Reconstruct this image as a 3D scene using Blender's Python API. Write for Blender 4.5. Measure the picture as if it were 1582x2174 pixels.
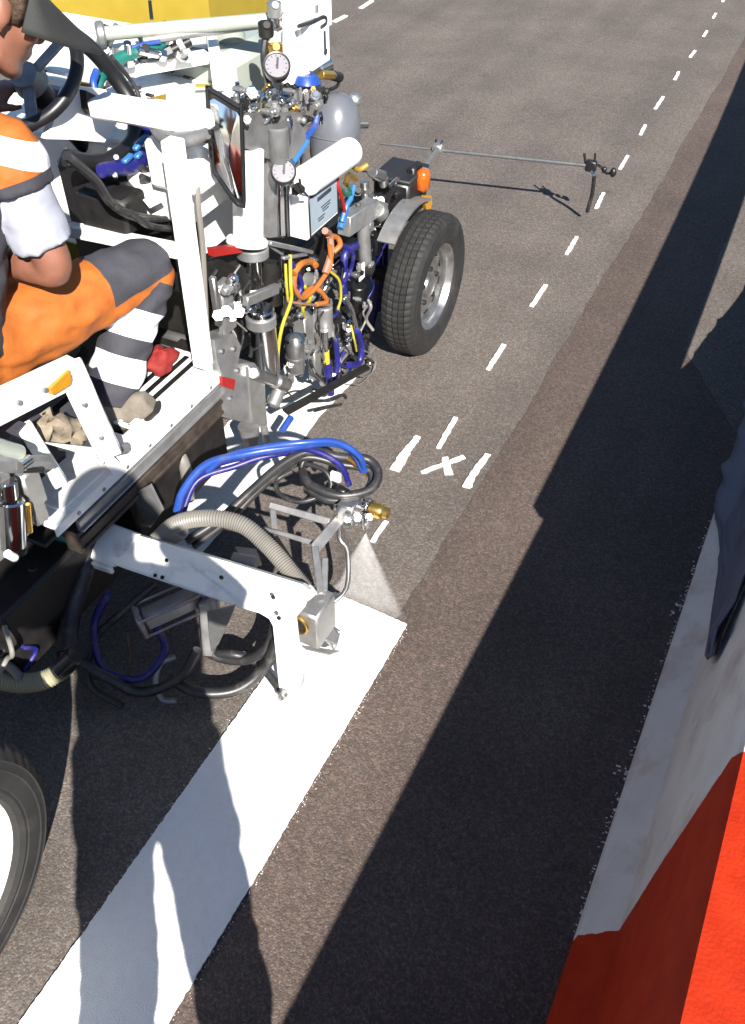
import bpy, bmesh, math, random
from mathutils import Vector, Matrix, Quaternion, noise
random.seed(7)
R = math.radians
for o in list(bpy.data.objects): bpy.data.objects.remove(o, do_unlink=True)
scene = bpy.context.scene
COL = scene.collection

# ------------------------------------------------------------------ camera, sky, sun, exposure
# world axes: x to the right across the road, y along the road, z up (metres)
CAM_H, PITCH, YAW, FPX = 2.08, R(43.754), R(26.398), 1950.0
_fh = Vector((-math.sin(YAW), math.cos(YAW), 0)); _rt = Vector((math.cos(YAW), math.sin(YAW), 0)); _zz = Vector((0, 0, 1))
_fw = _fh*math.cos(PITCH) - _zz*math.sin(PITCH); _up = _fh*math.sin(PITCH) + _zz*math.cos(PITCH)
CAMP = Vector((0, 0, CAM_H))
cd = bpy.data.cameras.new('camera'); cam = bpy.data.objects.new('camera', cd); COL.objects.link(cam)
cam.matrix_world = Matrix(((_rt.x, _up.x, -_fw.x, 0), (_rt.y, _up.y, -_fw.y, 0), (_rt.z, _up.z, -_fw.z, CAM_H), (0, 0, 0, 1)))
cd.sensor_fit = 'HORIZONTAL'; cd.sensor_width = 36; cd.lens = FPX/1582*36; cd.clip_start = .02; cd.clip_end = 2000
scene.camera = cam

SUN_EL = R(36.5); SHADOW = Vector((-.661, .750, 0)).normalized()
world = bpy.data.worlds.new('World'); scene.world = world; world.use_nodes = True
wn = world.node_tree; bg = wn.nodes['Background']
sky = wn.nodes.new('ShaderNodeTexSky'); sky.sky_type = 'NISHITA'; sky.sun_disc = False
sky.ozone_density = 4.0; sky.dust_density = .4; sky.sun_elevation = SUN_EL; sky.sun_rotation = math.atan2(-SHADOW.x, -SHADOW.y)
wn.links.new(sky.outputs[0], bg.inputs[0]); bg.inputs[1].default_value = .05
sl = bpy.data.lights.new('sun', 'SUN'); sl.energy = 5.0; sl.angle = R(.53); sl.color = (1, .95, .87)
so = bpy.data.objects.new('sun', sl); COL.objects.link(so); so.location = (4, -4, 6)
so.rotation_euler = Vector((SHADOW.x*math.cos(SUN_EL), SHADOW.y*math.cos(SUN_EL), -math.sin(SUN_EL))).to_track_quat('-Z', 'Y').to_euler()
vs = scene.view_settings; vs.view_transform = 'Standard'; vs.look = 'None'; vs.exposure = 1.35; vs.gamma = 1; vs.use_curve_mapping = False

# ------------------------------------------------------------------ surveying helpers: a sight line met with a plane of the place
def _ray(px, py): return _rt*(px-791) + _up*(1087-py) + _fw*FPX
def Z(px, py, z=0.0):
    d = _ray(px, py); return CAMP + d*((z-CAM_H)/d.z)
def V(px, py, v):
    d = _ray(px, py); return CAMP + d*(v/d.x)
def U(px, py, u):
    d = _ray(px, py); return CAMP + d*(u/d.y)
def VV(v, *pts): return [V(p[0], p[1], p[2] if len(p) > 2 else v) for p in pts]

# ------------------------------------------------------------------ materials
def mat(name, col, rough=.5, metal=0.0, var=.12, vscale=14, bump=0.0, bscale=200, coat=0.0, grime=None, gscale=6, gamt=.35, spec=.5, trans=0.0, alpha=1.0):
    m = bpy.data.materials.new(name); m.use_nodes = True; nt = m.node_tree; b = nt.nodes['Principled BSDF']
    N = nt.nodes.new; L = nt.links.new
    tc = N('ShaderNodeTexCoord')
    nz = N('ShaderNodeTexNoise'); nz.inputs['Scale'].default_value = vscale; nz.inputs['Detail'].default_value = 5
    L(tc.outputs['Object'], nz.inputs['Vector'])
    mr = N('ShaderNodeMapRange'); mr.inputs['From Min'].default_value = .3; mr.inputs['From Max'].default_value = .7
    mr.inputs['To Min'].default_value = 1-var; mr.inputs['To Max'].default_value = 1+var*.5
    L(nz.outputs['Fac'], mr.inputs['Value'])
    vm = N('ShaderNodeVectorMath'); vm.operation = 'SCALE'; vm.inputs[0].default_value = col; L(mr.outputs[0], vm.inputs['Scale'])
    out = vm.outputs[0]
    if grime:
        n2 = N('ShaderNodeTexNoise'); n2.inputs['Scale'].default_value = gscale; n2.inputs['Detail'].default_value = 8; n2.inputs['Roughness'].default_value = .65
        L(tc.outputs['Object'], n2.inputs['Vector'])
        r2 = N('ShaderNodeMapRange'); r2.inputs['From Min'].default_value = .52; r2.inputs['From Max'].default_value = .72; r2.inputs['To Max'].default_value = gamt
        L(n2.outputs['Fac'], r2.inputs['Value'])
        mx = N('ShaderNodeMix'); mx.data_type = 'RGBA'; L(r2.outputs[0], mx.inputs[0]); L(out, mx.inputs[6]); mx.inputs[7].default_value = (*grime, 1)
        out = mx.outputs[2]
    L(out, b.inputs['Base Color'])
    rr = N('ShaderNodeMapRange'); rr.inputs['To Min'].default_value = max(.02, rough-.1); rr.inputs['To Max'].default_value = min(1, rough+.12)
    L(nz.outputs['Fac'], rr.inputs['Value']); L(rr.outputs[0], b.inputs['Roughness'])
    b.inputs['Metallic'].default_value = metal; b.inputs['Coat Weight'].default_value = coat
    b.inputs['Specular IOR Level'].default_value = spec; b.inputs['Transmission Weight'].default_value = trans; b.inputs['Alpha'].default_value = alpha
    if bump:
        n3 = N('ShaderNodeTexNoise'); n3.inputs['Scale'].default_value = bscale; n3.inputs['Detail'].default_value = 4
        L(tc.outputs['Object'], n3.inputs['Vector'])
        bp = N('ShaderNodeBump'); bp.inputs['Strength'].default_value = bump; bp.inputs['Distance'].default_value = .004
        L(n3.outputs['Fac'], bp.inputs['Height']); L(bp.outputs[0], b.inputs['Normal'])
    return m

def asphalt(name, dark, light, seed=0.0):
    m = bpy.data.materials.new(name); m.use_nodes = True; nt = m.node_tree; b = nt.nodes['Principled BSDF']
    N = nt.nodes.new; L = nt.links.new
    tc = N('ShaderNodeTexCoord'); mp = N('ShaderNodeMapping'); mp.inputs['Location'].default_value = (seed, seed*.7, 0); L(tc.outputs['Object'], mp.inputs[0])
    v1 = N('ShaderNodeTexVoronoi'); v1.inputs['Scale'].default_value = 185; L(mp.outputs[0], v1.inputs['Vector'])
    v2 = N('ShaderNodeTexVoronoi'); v2.inputs['Scale'].default_value = 420; L(mp.outputs[0], v2.inputs['Vector'])
    n1 = N('ShaderNodeTexNoise'); n1.inputs['Scale'].default_value = 2.2; n1.inputs['Detail'].default_value = 6; n1.inputs['Roughness'].default_value = .6; L(mp.outputs[0], n1.inputs['Vector'])
    n2 = N('ShaderNodeTexNoise'); n2.inputs['Scale'].default_value = 60; n2.inputs['Detail'].default_value = 5; L(mp.outputs[0], n2.inputs['Vector'])
    sp = N('ShaderNodeSeparateColor'); L(v1.outputs['Color'], sp.inputs[0])
    sp2 = N('ShaderNodeSeparateColor'); L(v2.outputs['Color'], sp2.inputs[0])
    ad = N('ShaderNodeMath'); ad.operation = 'MULTIPLY_ADD'; L(sp.outputs[0], ad.inputs[0]); ad.inputs[1].default_value = .55
    mu = N('ShaderNodeMath'); mu.operation = 'MULTIPLY'; L(sp2.outputs[1], mu.inputs[0]); mu.inputs[1].default_value = .45; L(mu.outputs[0], ad.inputs[2])
    a2 = N('ShaderNodeMath'); a2.operation = 'MULTIPLY_ADD'; L(n2.outputs['Fac'], a2.inputs[0]); a2.inputs[1].default_value = .5; 
    sb = N('ShaderNodeMath'); sb.operation = 'SUBTRACT'; L(ad.outputs[0], sb.inputs[0]); sb.inputs[1].default_value = .25; L(sb.outputs[0], a2.inputs[2])
    cr = N('ShaderNodeValToRGB'); e = cr.color_ramp.elements
    e[0].position = .12; e[0].color = (*[c*.76 for c in dark], 1); e[1].position = .95; e[1].color = (*[c*1.35 for c in light], 1)
    k = e.new(.45); k.color = (*dark, 1); k = e.new(.75); k.color = (*light, 1)
    L(a2.outputs[0], cr.inputs[0])
    # warm stones here and there, large worn patches
    hs = N('ShaderNodeMapRange'); L(n1.outputs['Fac'], hs.inputs['Value']); hs.inputs['From Min'].default_value = .3; hs.inputs['From Max'].default_value = .7; hs.inputs['To Min'].default_value = .82; hs.inputs['To Max'].default_value = 1.15
    m2 = N('ShaderNodeMapping'); m2.inputs['Scale'].default_value = (2.4, .16, 1); L(tc.outputs['Object'], m2.inputs[0])
    n4 = N('ShaderNodeTexNoise'); n4.inputs['Scale'].default_value = 1.6; n4.inputs['Detail'].default_value = 4; L(m2.outputs[0], n4.inputs['Vector'])
    h4 = N('ShaderNodeMapRange'); L(n4.outputs['Fac'], h4.inputs['Value']); h4.inputs['From Min'].default_value = .3; h4.inputs['From Max'].default_value = .7; h4.inputs['To Min'].default_value = .86; h4.inputs['To Max'].default_value = 1.12
    n5 = N('ShaderNodeTexNoise'); n5.inputs['Scale'].default_value = 9; n5.inputs['Detail'].default_value = 3; L(mp.outputs[0], n5.inputs['Vector'])
    h5 = N('ShaderNodeMapRange'); L(n5.outputs['Fac'], h5.inputs['Value']); h5.inputs['From Min'].default_value = .66; h5.inputs['From Max'].default_value = .78; h5.inputs['To Min'].default_value = 1; h5.inputs['To Max'].default_value = .72
    hm1 = N('ShaderNodeMath'); hm1.operation = 'MULTIPLY'; L(hs.outputs[0], hm1.inputs[0]); L(h4.outputs[0], hm1.inputs[1])
    hm2 = N('ShaderNodeMath'); hm2.operation = 'MULTIPLY'; L(hm1.outputs[0], hm2.inputs[0]); L(h5.outputs[0], hm2.inputs[1])
    vm = N('ShaderNodeVectorMath'); vm.operation = 'SCALE'; L(cr.outputs[0], vm.inputs[0]); L(hm2.outputs[0], vm.inputs['Scale'])
    mx = N('ShaderNodeMix'); mx.data_type = 'RGBA'; mx.blend_type = 'MULTIPLY'; L(sp.outputs[2], mx.inputs[0]); L(vm.outputs[0], mx.inputs[6]); mx.inputs[7].default_value = (1.12, .95, .86, 1)
    L(mx.outputs[2], b.inputs['Base Color'])
    b.inputs['Roughness'].default_value = .82; b.inputs['Specular IOR Level'].default_value = .35
    d1 = N('ShaderNodeMath'); d1.operation = 'SUBTRACT'; d1.inputs[0].default_value = 1; L(v1.outputs['Distance'], d1.inputs[1])
    hm = N('ShaderNodeMath'); hm.operation = 'MULTIPLY_ADD'; L(sp.outputs[0], hm.inputs[0]); hm.inputs[1].default_value = .6; L(d1.outputs[0], hm.inputs[2])
    bp = N('ShaderNodeBump'); bp.inputs['Strength'].default_value = .5; bp.inputs['Distance'].default_value = .003
    L(hm.outputs[0], bp.inputs['Height']); L(bp.outputs[0], b.inputs['Normal'])
    return m

M = {}
M['asphalt'] = asphalt('road_asphalt', (.092, .085, .079), (.134, .124, .115))
M['asphalt_edge'] = asphalt('edge_asphalt', (.067, .055, .049), (.104, .084, .075), 13.0)
M['soil'] = mat('verge_soil', (.12, .10, .065), .95, var=.4, vscale=6, bump=.6, bscale=40)
M['road_paint'] = mat('wet_road_paint', (.83, .83, .82), .38, var=.04, vscale=50, bump=.7, bscale=260)
M['mark_paint'] = mat('chalk_mark_paint', (.78, .78, .76), .7, var=.12, vscale=140, grime=(.25, .22, .2), gscale=160, gamt=.55)
M['white'] = mat('white_machine_enamel', (.80, .80, .77), .32, var=.05, vscale=9, grime=(.20, .16, .11), gscale=13, gamt=.5, coat=.2)
M['white_clean'] = mat('white_powder_coat', (.82, .82, .80), .4, var=.03)
M['tank'] = mat('milky_tank_plastic', (.30, .33, .29), .3, var=.08, coat=.2)
M['steel'] = mat('brushed_steel', (.40, .40, .40), .32, metal=.9, var=.2, vscale=30, grime=(.2, .17, .13), gscale=22, gamt=.35)
M['steel_dull'] = mat('galvanised_steel', (.30, .30, .305), .48, metal=.65, var=.22, vscale=22, grime=(.16, .13, .1), gscale=18, gamt=.4)
M['tank_grey'] = mat('blue_grey_enamel', (.105, .112, .130), .28, var=.1, coat=.4)
M['block_grey'] = mat('grey_casting', (.17, .17, .172), .36, metal=.35, var=.25, vscale=25)
M['gauge_rim'] = mat('gauge_rim', (.06, .06, .062), .35, metal=.5)
M['pole_grey'] = mat('grey_painted_pole', (.075, .08, .085), .45, var=.2, vscale=40)
M['chrome'] = mat('polished_fitting', (.62, .62, .62), .14, metal=1.0, var=.08)
M['alu'] = mat('cast_aluminium', (.33, .33, .325), .4, metal=.7, var=.15, vscale=40, grime=(.25, .2, .15), gscale=14, gamt=.35)
M['dark_steel'] = mat('oily_dark_steel', (.013, .012, .012), .55, metal=.2, var=.4, vscale=25)
M['brown_rail'] = mat('dirty_brown_channel', (.055, .042, .034), .6, metal=.2, var=.4, vscale=30)
M['rubber'] = mat('black_tyre_rubber', (.0125, .012, .012), .75, var=.3, vscale=18, bump=.2, bscale=160, grime=(.04, .034, .028), gscale=14, gamt=.5)
M['black'] = mat('black_plastic', (.010, .010, .011), .38, var=.3, vscale=20)
M['black_matt'] = mat('black_vinyl', (.014, .014, .016), .6, var=.25, bump=.15, bscale=300)
M['black_hose'] = mat('black_rubber_hose', (.02, .02, .022), .42, var=.25, grime=(.13, .115, .10), gscale=26, gamt=.45)
M['blue_hose'] = mat('blue_hose', (.014, .055, .27), .35, var=.15, grime=(.13, .115, .10), gscale=26, gamt=.45)
M['navy_hose'] = mat('navy_hose', (.012, .012, .13), .4, var=.2, grime=(.13, .115, .10), gscale=26, gamt=.45)
M['grey_hose'] = mat('grey_corrugated_hose', (.17, .16, .145), .5, var=.1, grime=(.2, .18, .15), gamt=.4)
M['cream_hose'] = mat('cream_corrugated_hose', (.34, .32, .22), .5, var=.1, grime=(.3, .26, .18), gamt=.4)
M['yellow_wire'] = mat('yellow_wire', (.40, .34, .03), .4, grime=(.13, .115, .10), gscale=26, gamt=.45)
M['orange_ribbon'] = mat('orange_cable_wrap', (.38, .12, .02), .5, var=.2, grime=(.13, .115, .10), gscale=26, gamt=.45)
M['pink_ribbon'] = mat('faded_pink_cable_wrap', (.28, .14, .10), .55, var=.2)
M['red'] = mat('red_plastic', (.28, .012, .010), .4)
M['green'] = mat('green_wire', (.01, .09, .06), .4)
M['teal'] = mat('teal_hose', (.008, .12, .10), .38, var=.15, grime=(.13, .115, .10), gscale=26, gamt=.45)
M['sky_blue'] = mat('light_blue_plastic', (.03, .13, .33), .4)
M['brass'] = mat('brass', (.75, .47, .13), .25, metal=.95, var=.15)
M['amber'] = mat('amber_lens', (.42, .085, .006), .18, var=.2, vscale=60, coat=.6)
M['reflector'] = mat('yellow_reflector', (.42, .20, .012), .35, var=.1, vscale=80, coat=.4)
M['mirror'] = mat('mirror_glass', (.82, .83, .84), .04, metal=1.0, var=.02)
M['label_blue'] = mat('pale_blue_label', (.24, .29, .34), .4, var=.04)
M['ink'] = mat('dark_print', (.03, .035, .05), .6)
M['yellow'] = mat('yellow_enamel', (.27, .195, .022), .35, var=.06, coat=.3)
M['gold'] = mat('worn_gold_sticker', (.30, .18, .02), .5, var=.2)
M['dial'] = mat('white_dial', (.19, .18, .20), .35, var=.03)
M['concrete_white'] = None
M['tarp'] = mat('navy_tarpaulin', (.075, .085, .14), .6, var=.2, vscale=8, bump=.2, bscale=120)
M['rail'] = mat('galvanised_guardrail', (.30, .30, .30), .45, metal=.55, var=.18, vscale=10, grime=(.25, .22, .18), gscale=8, gamt=.3)
M['skin'] = mat('sunburnt_skin', (.21, .088, .056), .5, var=.15, vscale=25, bump=.1, bscale=500)
M['hair'] = mat('brown_hair', (.05, .028, .015), .6, var=.5, vscale=60, bump=.6, bscale=160)
M['orange'] = mat('orange_workwear', (.37, .098, .010), .75, var=.18, vscale=12, bump=.35, bscale=60, grime=(.15, .055, .02), gscale=11, gamt=.4)
M['grey_cloth'] = mat('charcoal_workwear', (.036, .036, .046), .8, var=.2, vscale=15, bump=.35, bscale=70)
M['silver_tape'] = mat('reflective_tape', (.74, .75, .78), .4, var=.08, bump=.3, bscale=50)
M['tshirt'] = mat('pale_cotton_shirt', (.30, .31, .37), .85, var=.1, bump=.3, bscale=50)
M['cap'] = mat('charcoal_cap', (.018, .019, .019), .75, var=.2, bump=.2, bscale=300)
M['eye'] = mat('eye_white', (.30, .28, .26), .25); M['iris'] = mat('dark_iris', (.03, .02, .015), .15)
M['lip'] = mat('lip_skin', (.17, .05, .04), .5)
M['boot'] = mat('dusty_leather_boot', (.15, .13, .105), .75, var=.3, vscale=30, bump=.3, bscale=120, grime=(.05, .04, .03), gscale=20, gamt=.5)
M['cardboard'] = mat('dusty_sacking', (.23, .19, .14), .9, var=.4, vscale=30, bump=.5, bscale=60)
M['red_cloth'] = mat('red_rag', (.20, .010, .008), .8, var=.2, bump=.5, bscale=60)

# red and white painted concrete
m = mat('painted_concrete', (.66, .60, .56), .72, var=.12, vscale=7, bump=.35, bscale=150, grime=(.40, .23, .18), gscale=4.5, gamt=.75)
nt = m.node_tree; b = nt.nodes['Principled BSDF']; src = b.inputs['Base Color'].links[0].from_socket
tc = nt.nodes.new('ShaderNodeTexCoord'); sx = nt.nodes.new('ShaderNodeSeparateXYZ'); nt.links.new(tc.outputs['Object'], sx.inputs[0])
nz = nt.nodes.new('ShaderNodeTexNoise'); nz.inputs['Scale'].default_value = 30; nt.links.new(tc.outputs['Object'], nz.inputs['Vector'])
a = nt.nodes.new('ShaderNodeMath'); a.operation = 'MULTIPLY_ADD'; nt.links.new(sx.outputs['Z'], a.inputs[0]); a.inputs[1].default_value = -.15; nt.links.new(sx.outputs['Y'], a.inputs[2])
a1 = nt.nodes.new('ShaderNodeMath'); a1.operation = 'MULTIPLY_ADD'; nt.links.new(nz.outputs['Fac'], a1.inputs[0]); a1.inputs[1].default_value = .012; nt.links.new(a.outputs[0], a1.inputs[2])
wr = nt.nodes.new('ShaderNodeMath'); wr.operation = 'WRAP'; nt.links.new(a1.outputs[0], wr.inputs[0]); wr.inputs[1].default_value = .925+2.4; wr.inputs[2].default_value = .925-2.4
lt = nt.nodes.new('ShaderNodeMath'); lt.operation = 'LESS_THAN'; nt.links.new(wr.outputs[0], lt.inputs[0]); lt.inputs[1].default_value = .925
mx = nt.nodes.new('ShaderNodeMix'); mx.data_type = 'RGBA'; nt.links.new(lt.outputs[0], mx.inputs[0]); nt.links.new(src, mx.inputs[6])
n3 = nt.nodes.new('ShaderNodeTexNoise'); n3.inputs['Scale'].default_value = 18; n3.inputs['Detail'].default_value = 6; nt.links.new(tc.outputs['Object'], n3.inputs['Vector'])
rp = nt.nodes.new('ShaderNodeValToRGB'); rp.color_ramp.elements[0].position = .3; rp.color_ramp.elements[0].color = (.33, .017, .003, 1); rp.color_ramp.elements[1].position = .7; rp.color_ramp.elements[1].color = (.42, .028, .005, 1)
nt.links.new(n3.outputs['Fac'], rp.inputs[0]); nt.links.new(rp.outputs[0], mx.inputs[7]); nt.links.new(mx.outputs[2], b.inputs['Base Color']); b.inputs['Specular IOR Level'].default_value = .15
M['concrete_white'] = m

# ------------------------------------------------------------------ mesh builder
def frame_of(d, up=(0, 0, 1)):
    d = Vector(d).normalized(); u = Vector(up)
    if abs(d.dot(u.normalized())) > .98: u = Vector((0, 1, 0)) if abs(d.y) < .9 else Vector((1, 0, 0))
    s = d.cross(u).normalized(); u = s.cross(d).normalized(); return s, d, u
def spline(pts, k=6):
    P = [Vector(p) for p in pts]
    if len(P) < 3: return P
    Q = [P[0]*2-P[1]] + P + [P[-1]*2-P[-2]]; out = []
    for i in range(1, len(Q)-2):
        p0, p1, p2, p3 = Q[i-1:i+3]
        for j in range(k):
            t = j/k; out.append(.5*((2*p1)+(p2-p0)*t+(2*p0-5*p1+4*p2-p3)*t*t+(3*p1-p0-3*p2+p3)*t**3))
    return out + [P[-1]]
class MB:
    def __init__(s): s.v = []; s.f = []
    def add(s, vs, fs):
        n = len(s.v); s.v += [tuple(v) for v in vs]; s.f += [tuple(i+n for i in f) for f in fs]; return s
    def box(s, c, size, ax=None, bev=.003):
        ax = ax or (Vector((1, 0, 0)), Vector((0, 1, 0)), Vector((0, 0, 1))); c = Vector(c)
        h = [x*.5 for x in size]; b = min(bev, min(h)*.6)
        V_ = []; idx = {}
        for sx_ in (-1, 1):
            for sy in (-1, 1):
                for sz in (-1, 1):
                    sg = (sx_, sy, sz)
                    for k in range(3):
                        l = [sg[i]*(h[i]-(0 if i == k else b)) for i in range(3)]
                        idx[(sg, k)] = len(V_); V_.append(c+ax[0]*l[0]+ax[1]*l[1]+ax[2]*l[2])
        F = []
        for k in range(3):
            i, j = [(1, 2), (2, 0), (0, 1)][k]
            for sg in (-1, 1):
                q = []
                for a_, b_ in ((-1, -1), (1, -1), (1, 1), (-1, 1)):
                    t = [0, 0, 0]; t[k] = sg; t[i] = a_; t[j] = b_; q.append(idx[(tuple(t), k)])
                F.append(q if sg > 0 else q[::-1])
            for a_ in (-1, 1):          # bevel strips along axis k
                for b_ in (-1, 1):
                    t0 = [0, 0, 0]; t0[i] = a_; t0[j] = b_; t1 = list(t0); t0[k] = -1; t1[k] = 1
                    q = [idx[(tuple(t0), i)], idx[(tuple(t1), i)], idx[(tuple(t1), j)], idx[(tuple(t0), j)]]
                    F.append(q if a_*b_ < 0 else q[::-1])
        for sx_ in (-1, 1):
            for sy in (-1, 1):
                for sz in (-1, 1):
                    q = [idx[((sx_, sy, sz), k)] for k in range(3)]; F.append(q if sx_*sy*sz > 0 else q[::-1])
        return s.add(V_, F)
    def bar(s, a, b, w, h, up=(0, 0, 1), bev=.003):
        a = Vector(a); b = Vector(b); S, D, U_ = frame_of(b-a, up)
        return s.box((a+b)/2, (w, (b-a).length, h), (S, D, U_), bev)
    def rings(s, C, rs, n, cap=True, frames=None, closed=False):
        V_ = []; F = []
        for i, c in enumerate(C):
            S, U_ = frames[i]; r = rs[i]; r = r if isinstance(r, tuple) else (r, r)
            for k in range(n):
                a_ = 2*math.pi*k/n; V_.append(c + S*(r[0]*math.cos(a_)) + U_*(r[1]*math.sin(a_)))
        m_ = len(C)
        for i in range(m_ if closed else m_-1):
            i2 = (i+1) % m_
            for k in range(n): F.append((i*n+k, i*n+(k+1) % n, i2*n+(k+1) % n, i2*n+k))
        if cap and not closed: F.append(tuple(range(n))[::-1]); F.append(tuple((m_-1)*n+k for k in range(n)))
        return s.add(V_, F)
    def tube(s, pts, r, n=9, k=6, closed=False, straight=False, up=(0, 0, 1)):
        P = [Vector(p) for p in pts]
        if closed:
            Q = spline([P[-1]]+P+[P[0], P[1]], k); Q = Q[k:-k-1]
        else: Q = P if straight else spline(P, k)
        if not closed and not isinstance(r, (int, float)):
            m_ = len(Q); rr = []
            for i in range(m_):
                t = i/(m_-1)*(len(r)-1); j = min(int(t), len(r)-2); w = t-j
                A, B = r[j], r[j+1]
                A = A if isinstance(A, tuple) else (A, A); B = B if isinstance(B, tuple) else (B, B)
                rr.append((A[0]*(1-w)+B[0]*w, A[1]*(1-w)+B[1]*w))
        else: rr = [r]*len(Q)
        T = []
        for i in range(len(Q)):
            a_ = Q[i-1] if (i or closed) else Q[i]; b_ = Q[(i+1) % len(Q)] if (i < len(Q)-1 or closed) else Q[i]
            T.append((b_-a_).normalized())
        S, D, U_ = frame_of(T[0], up); fr = []
        for i in range(len(Q)):
            if i:
                q = T[i-1].rotation_difference(T[i]); S = q @ S; U_ = q @ U_
            fr.append((S, U_))
        return s.rings(Q, rr, n, True, fr, closed)
    def cyl(s, a, b, r, r2=None, n=20, bev=0):
        a = Vector(a); b = Vector(b); S, D, U_ = frame_of(b-a); r2 = r if r2 is None else r2
        if bev: return s.rings([a, a+D*bev, b-D*bev, b], [r-bev, r, r2, r2-bev], n, True, [(S, U_)]*4)
        return s.rings([a, b], [r, r2], n, True, [(S, U_)]*2)
    def lathe(s, prof, o, axis, n=32):
        S, D, U_ = frame_of(axis); o = Vector(o)
        return s.rings([o+D*t for r, t in prof], [max(r, 1e-4) for r, t in prof], n, True, [(S, U_)]*len(prof))
    def ell(s, c, rad, ax=None, n=14, m_=9):
        c = Vector(c); ax = ax or (Vector((1, 0, 0)), Vector((0, 1, 0)), Vector((0, 0, 1)))
        C = []; rs = []
        for i in range(m_+1):
            t = math.pi*i/m_; C.append(c - ax[2]*(rad[2]*math.cos(t))); q = max(math.sin(t), .02); rs.append((rad[0]*q, rad[1]*q))
        return s.rings(C, rs, n, True, [(ax[0], ax[1])]*len(C))
    def prism(s, pts, off):
        P = [Vector(p) for p in pts]; n = len(P); off = Vector(off); Q = [p+off for p in P]
        F = [tuple(range(n)), tuple(range(2*n-1, n-1, -1))] + [(i, n+i, n+(i+1) % n, (i+1) % n)[::-1] for i in range(n)]
        F = [f[::-1] for f in F]
        return s.add(P+Q, F)
    def torus(s, c, axis, r, t, n=48, k=12, ecc=1.0):
        S, D, U_ = frame_of(axis); c = Vector(c); C = []; fr = []
        for i in range(n):
            a_ = 2*math.pi*i/n; e = S*math.cos(a_)+U_*math.sin(a_)*ecc; C.append(c+e*r); fr.append((e.normalized(), D))
        return s.rings(C, [t]*n, k, False, fr, True)
    def mesh(s, name, material, ang=38):
        me = bpy.data.meshes.new(name); me.from_pydata(s.v, [], s.f); me.update()
        bm = bmesh.new(); bm.from_mesh(me); bmesh.ops.recalc_face_normals(bm, faces=bm.faces); bm.to_mesh(me); bm.free()
        for mm in (material if isinstance(material, list) else [material]): me.materials.append(mm)
        for p in me.polygons: p.use_smooth = True
        me.set_sharp_from_angle(angle=R(ang)); return me
    def build(s, name, material, parent=None, ang=38):
        o = bpy.data.objects.new(name, s.mesh(name, M[material] if isinstance(material, str) else material, ang)); COL.objects.link(o)
        if parent: attach(o, parent)
        return o
def attach(o, p):
    o.parent = p; o.matrix_parent_inverse = Matrix.Translation(-world_loc(p))
def world_loc(p):
    l = Vector((0, 0, 0))
    if p.parent is None: return Vector(p.location)
    return Vector(p.location) if p.get('_w') else Vector((0, 0, 0))
def empty(name, loc, parent=None):
    o = bpy.data.objects.new(name, None); COL.objects.link(o); o.location = loc; o.empty_display_size = .1
    if parent: attach(o, parent); o['_w'] = 1
    return o
def tag(o, label, cat, group=None, kind=None):
    o['label'] = label; o['category'] = cat
    if group: o['group'] = group
    if kind: o['kind'] = kind
    return o

# ------------------------------------------------------------------ the road
def sheet(name, xs, ys, material, z=0.0, curve=0.0, jag=0.0, ny=None):
    mb = MB(); vs_ = []; n = len(ys)
    for y in ys:
        for i, x in enumerate(xs): vs_.append((x - curve*max(0, y)**2 + (random.uniform(-jag, jag) if i in (0, len(xs)-1) else 0), y, z))
    k = len(xs); F = [(j*k+i, j*k+i+1, (j+1)*k+i+1, (j+1)*k+i) for j in range(n-1) for i in range(k-1)]
    mb.add(vs_, F); return mb
g = MB().add([(-600, -600, -.03), (600, -600, -.03), (600, 600, -.03), (-600, 600, -.03)], [(0, 1, 2, 3)]).build('ground', 'soil'); g['kind'] = 'structure'
road = sheet('road', [-13, 3.2], [-80, 0, 6, 40, 120], 'asphalt').build('road', 'asphalt'); road['kind'] = 'structure'
ys = [-6+.05*i for i in range(360)]
mb = MB(); vs_ = []
for y in ys:
    e = -.695 - .0012*max(0, y)**2 + .005*math.sin(y*3.1) + .003*math.sin(y*7.7+1) + random.uniform(-.005, .005)
    vs_ += [(e, y, .0015), (.10, y, .0015)]
mb.add(vs_, [(2*i, 2*i+1, 2*i+3, 2*i+2) for i in range(len(ys)-1)])
o = mb.build('edge_strip', 'asphalt_edge'); attach(o, road)
mb = MB(); vs_ = []; ys = [2.80+.05*i for i in range(194)]
for y in ys:
    e = -.27 - .0046*max(0, y-2.5)**2 + .36*max(0, min(1, (3.35-y)/.55)) + .008*math.sin(y*4.1) + random.uniform(-.004, .004); vs_ += [(e, y, .003), (1.2, y, .003)]
mb.add(vs_, [(2*i, 2*i+1, 2*i+3, 2*i+2) for i in range(len(ys)-1)]); o = mb.build('pale_strip', 'asphalt'); attach(o, road)

# freshly sprayed band: a thin raised film with a slightly ragged border
def film(name, outline, z, t, material, parent, jag=.0016, step=.012):
    pts = []
    n = len(outline)
    for i in range(n):
        a_ = Vector(outline[i]); b_ = Vector(outline[(i+1) % n]); k = max(1, int((b_-a_).length/step))
        for j in range(k):
            p = a_.lerp(b_, j/k); pts.append(Vector((p.x+random.gauss(0, jag), p.y+random.gauss(0, jag), z)))
    o_ = MB().prism(pts, (0, 0, t)).build(name, material); attach(o_, parent); return o_
film('painted_stripe', [(-.938, -2.5, 0), (-.659, -2.5, 0), (-.6635, 1.563, 0), (-.80, 1.572, 0), (-.938, 1.575, 0)], .0035, .0045, 'road_paint', road, .0008, .008)
mb = MB()
for i in range(320):
    sd_ = random.choice((-1, 1)); y = random.uniform(.2, 1.56); x = (-.661 if sd_ > 0 else -.938)+sd_*abs(random.gauss(0, .006)); r = random.uniform(.0005, .0014)
    mb.ell((x, y, .0015), (r, r*1.3, .0012), n=5, m_=3)
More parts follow.
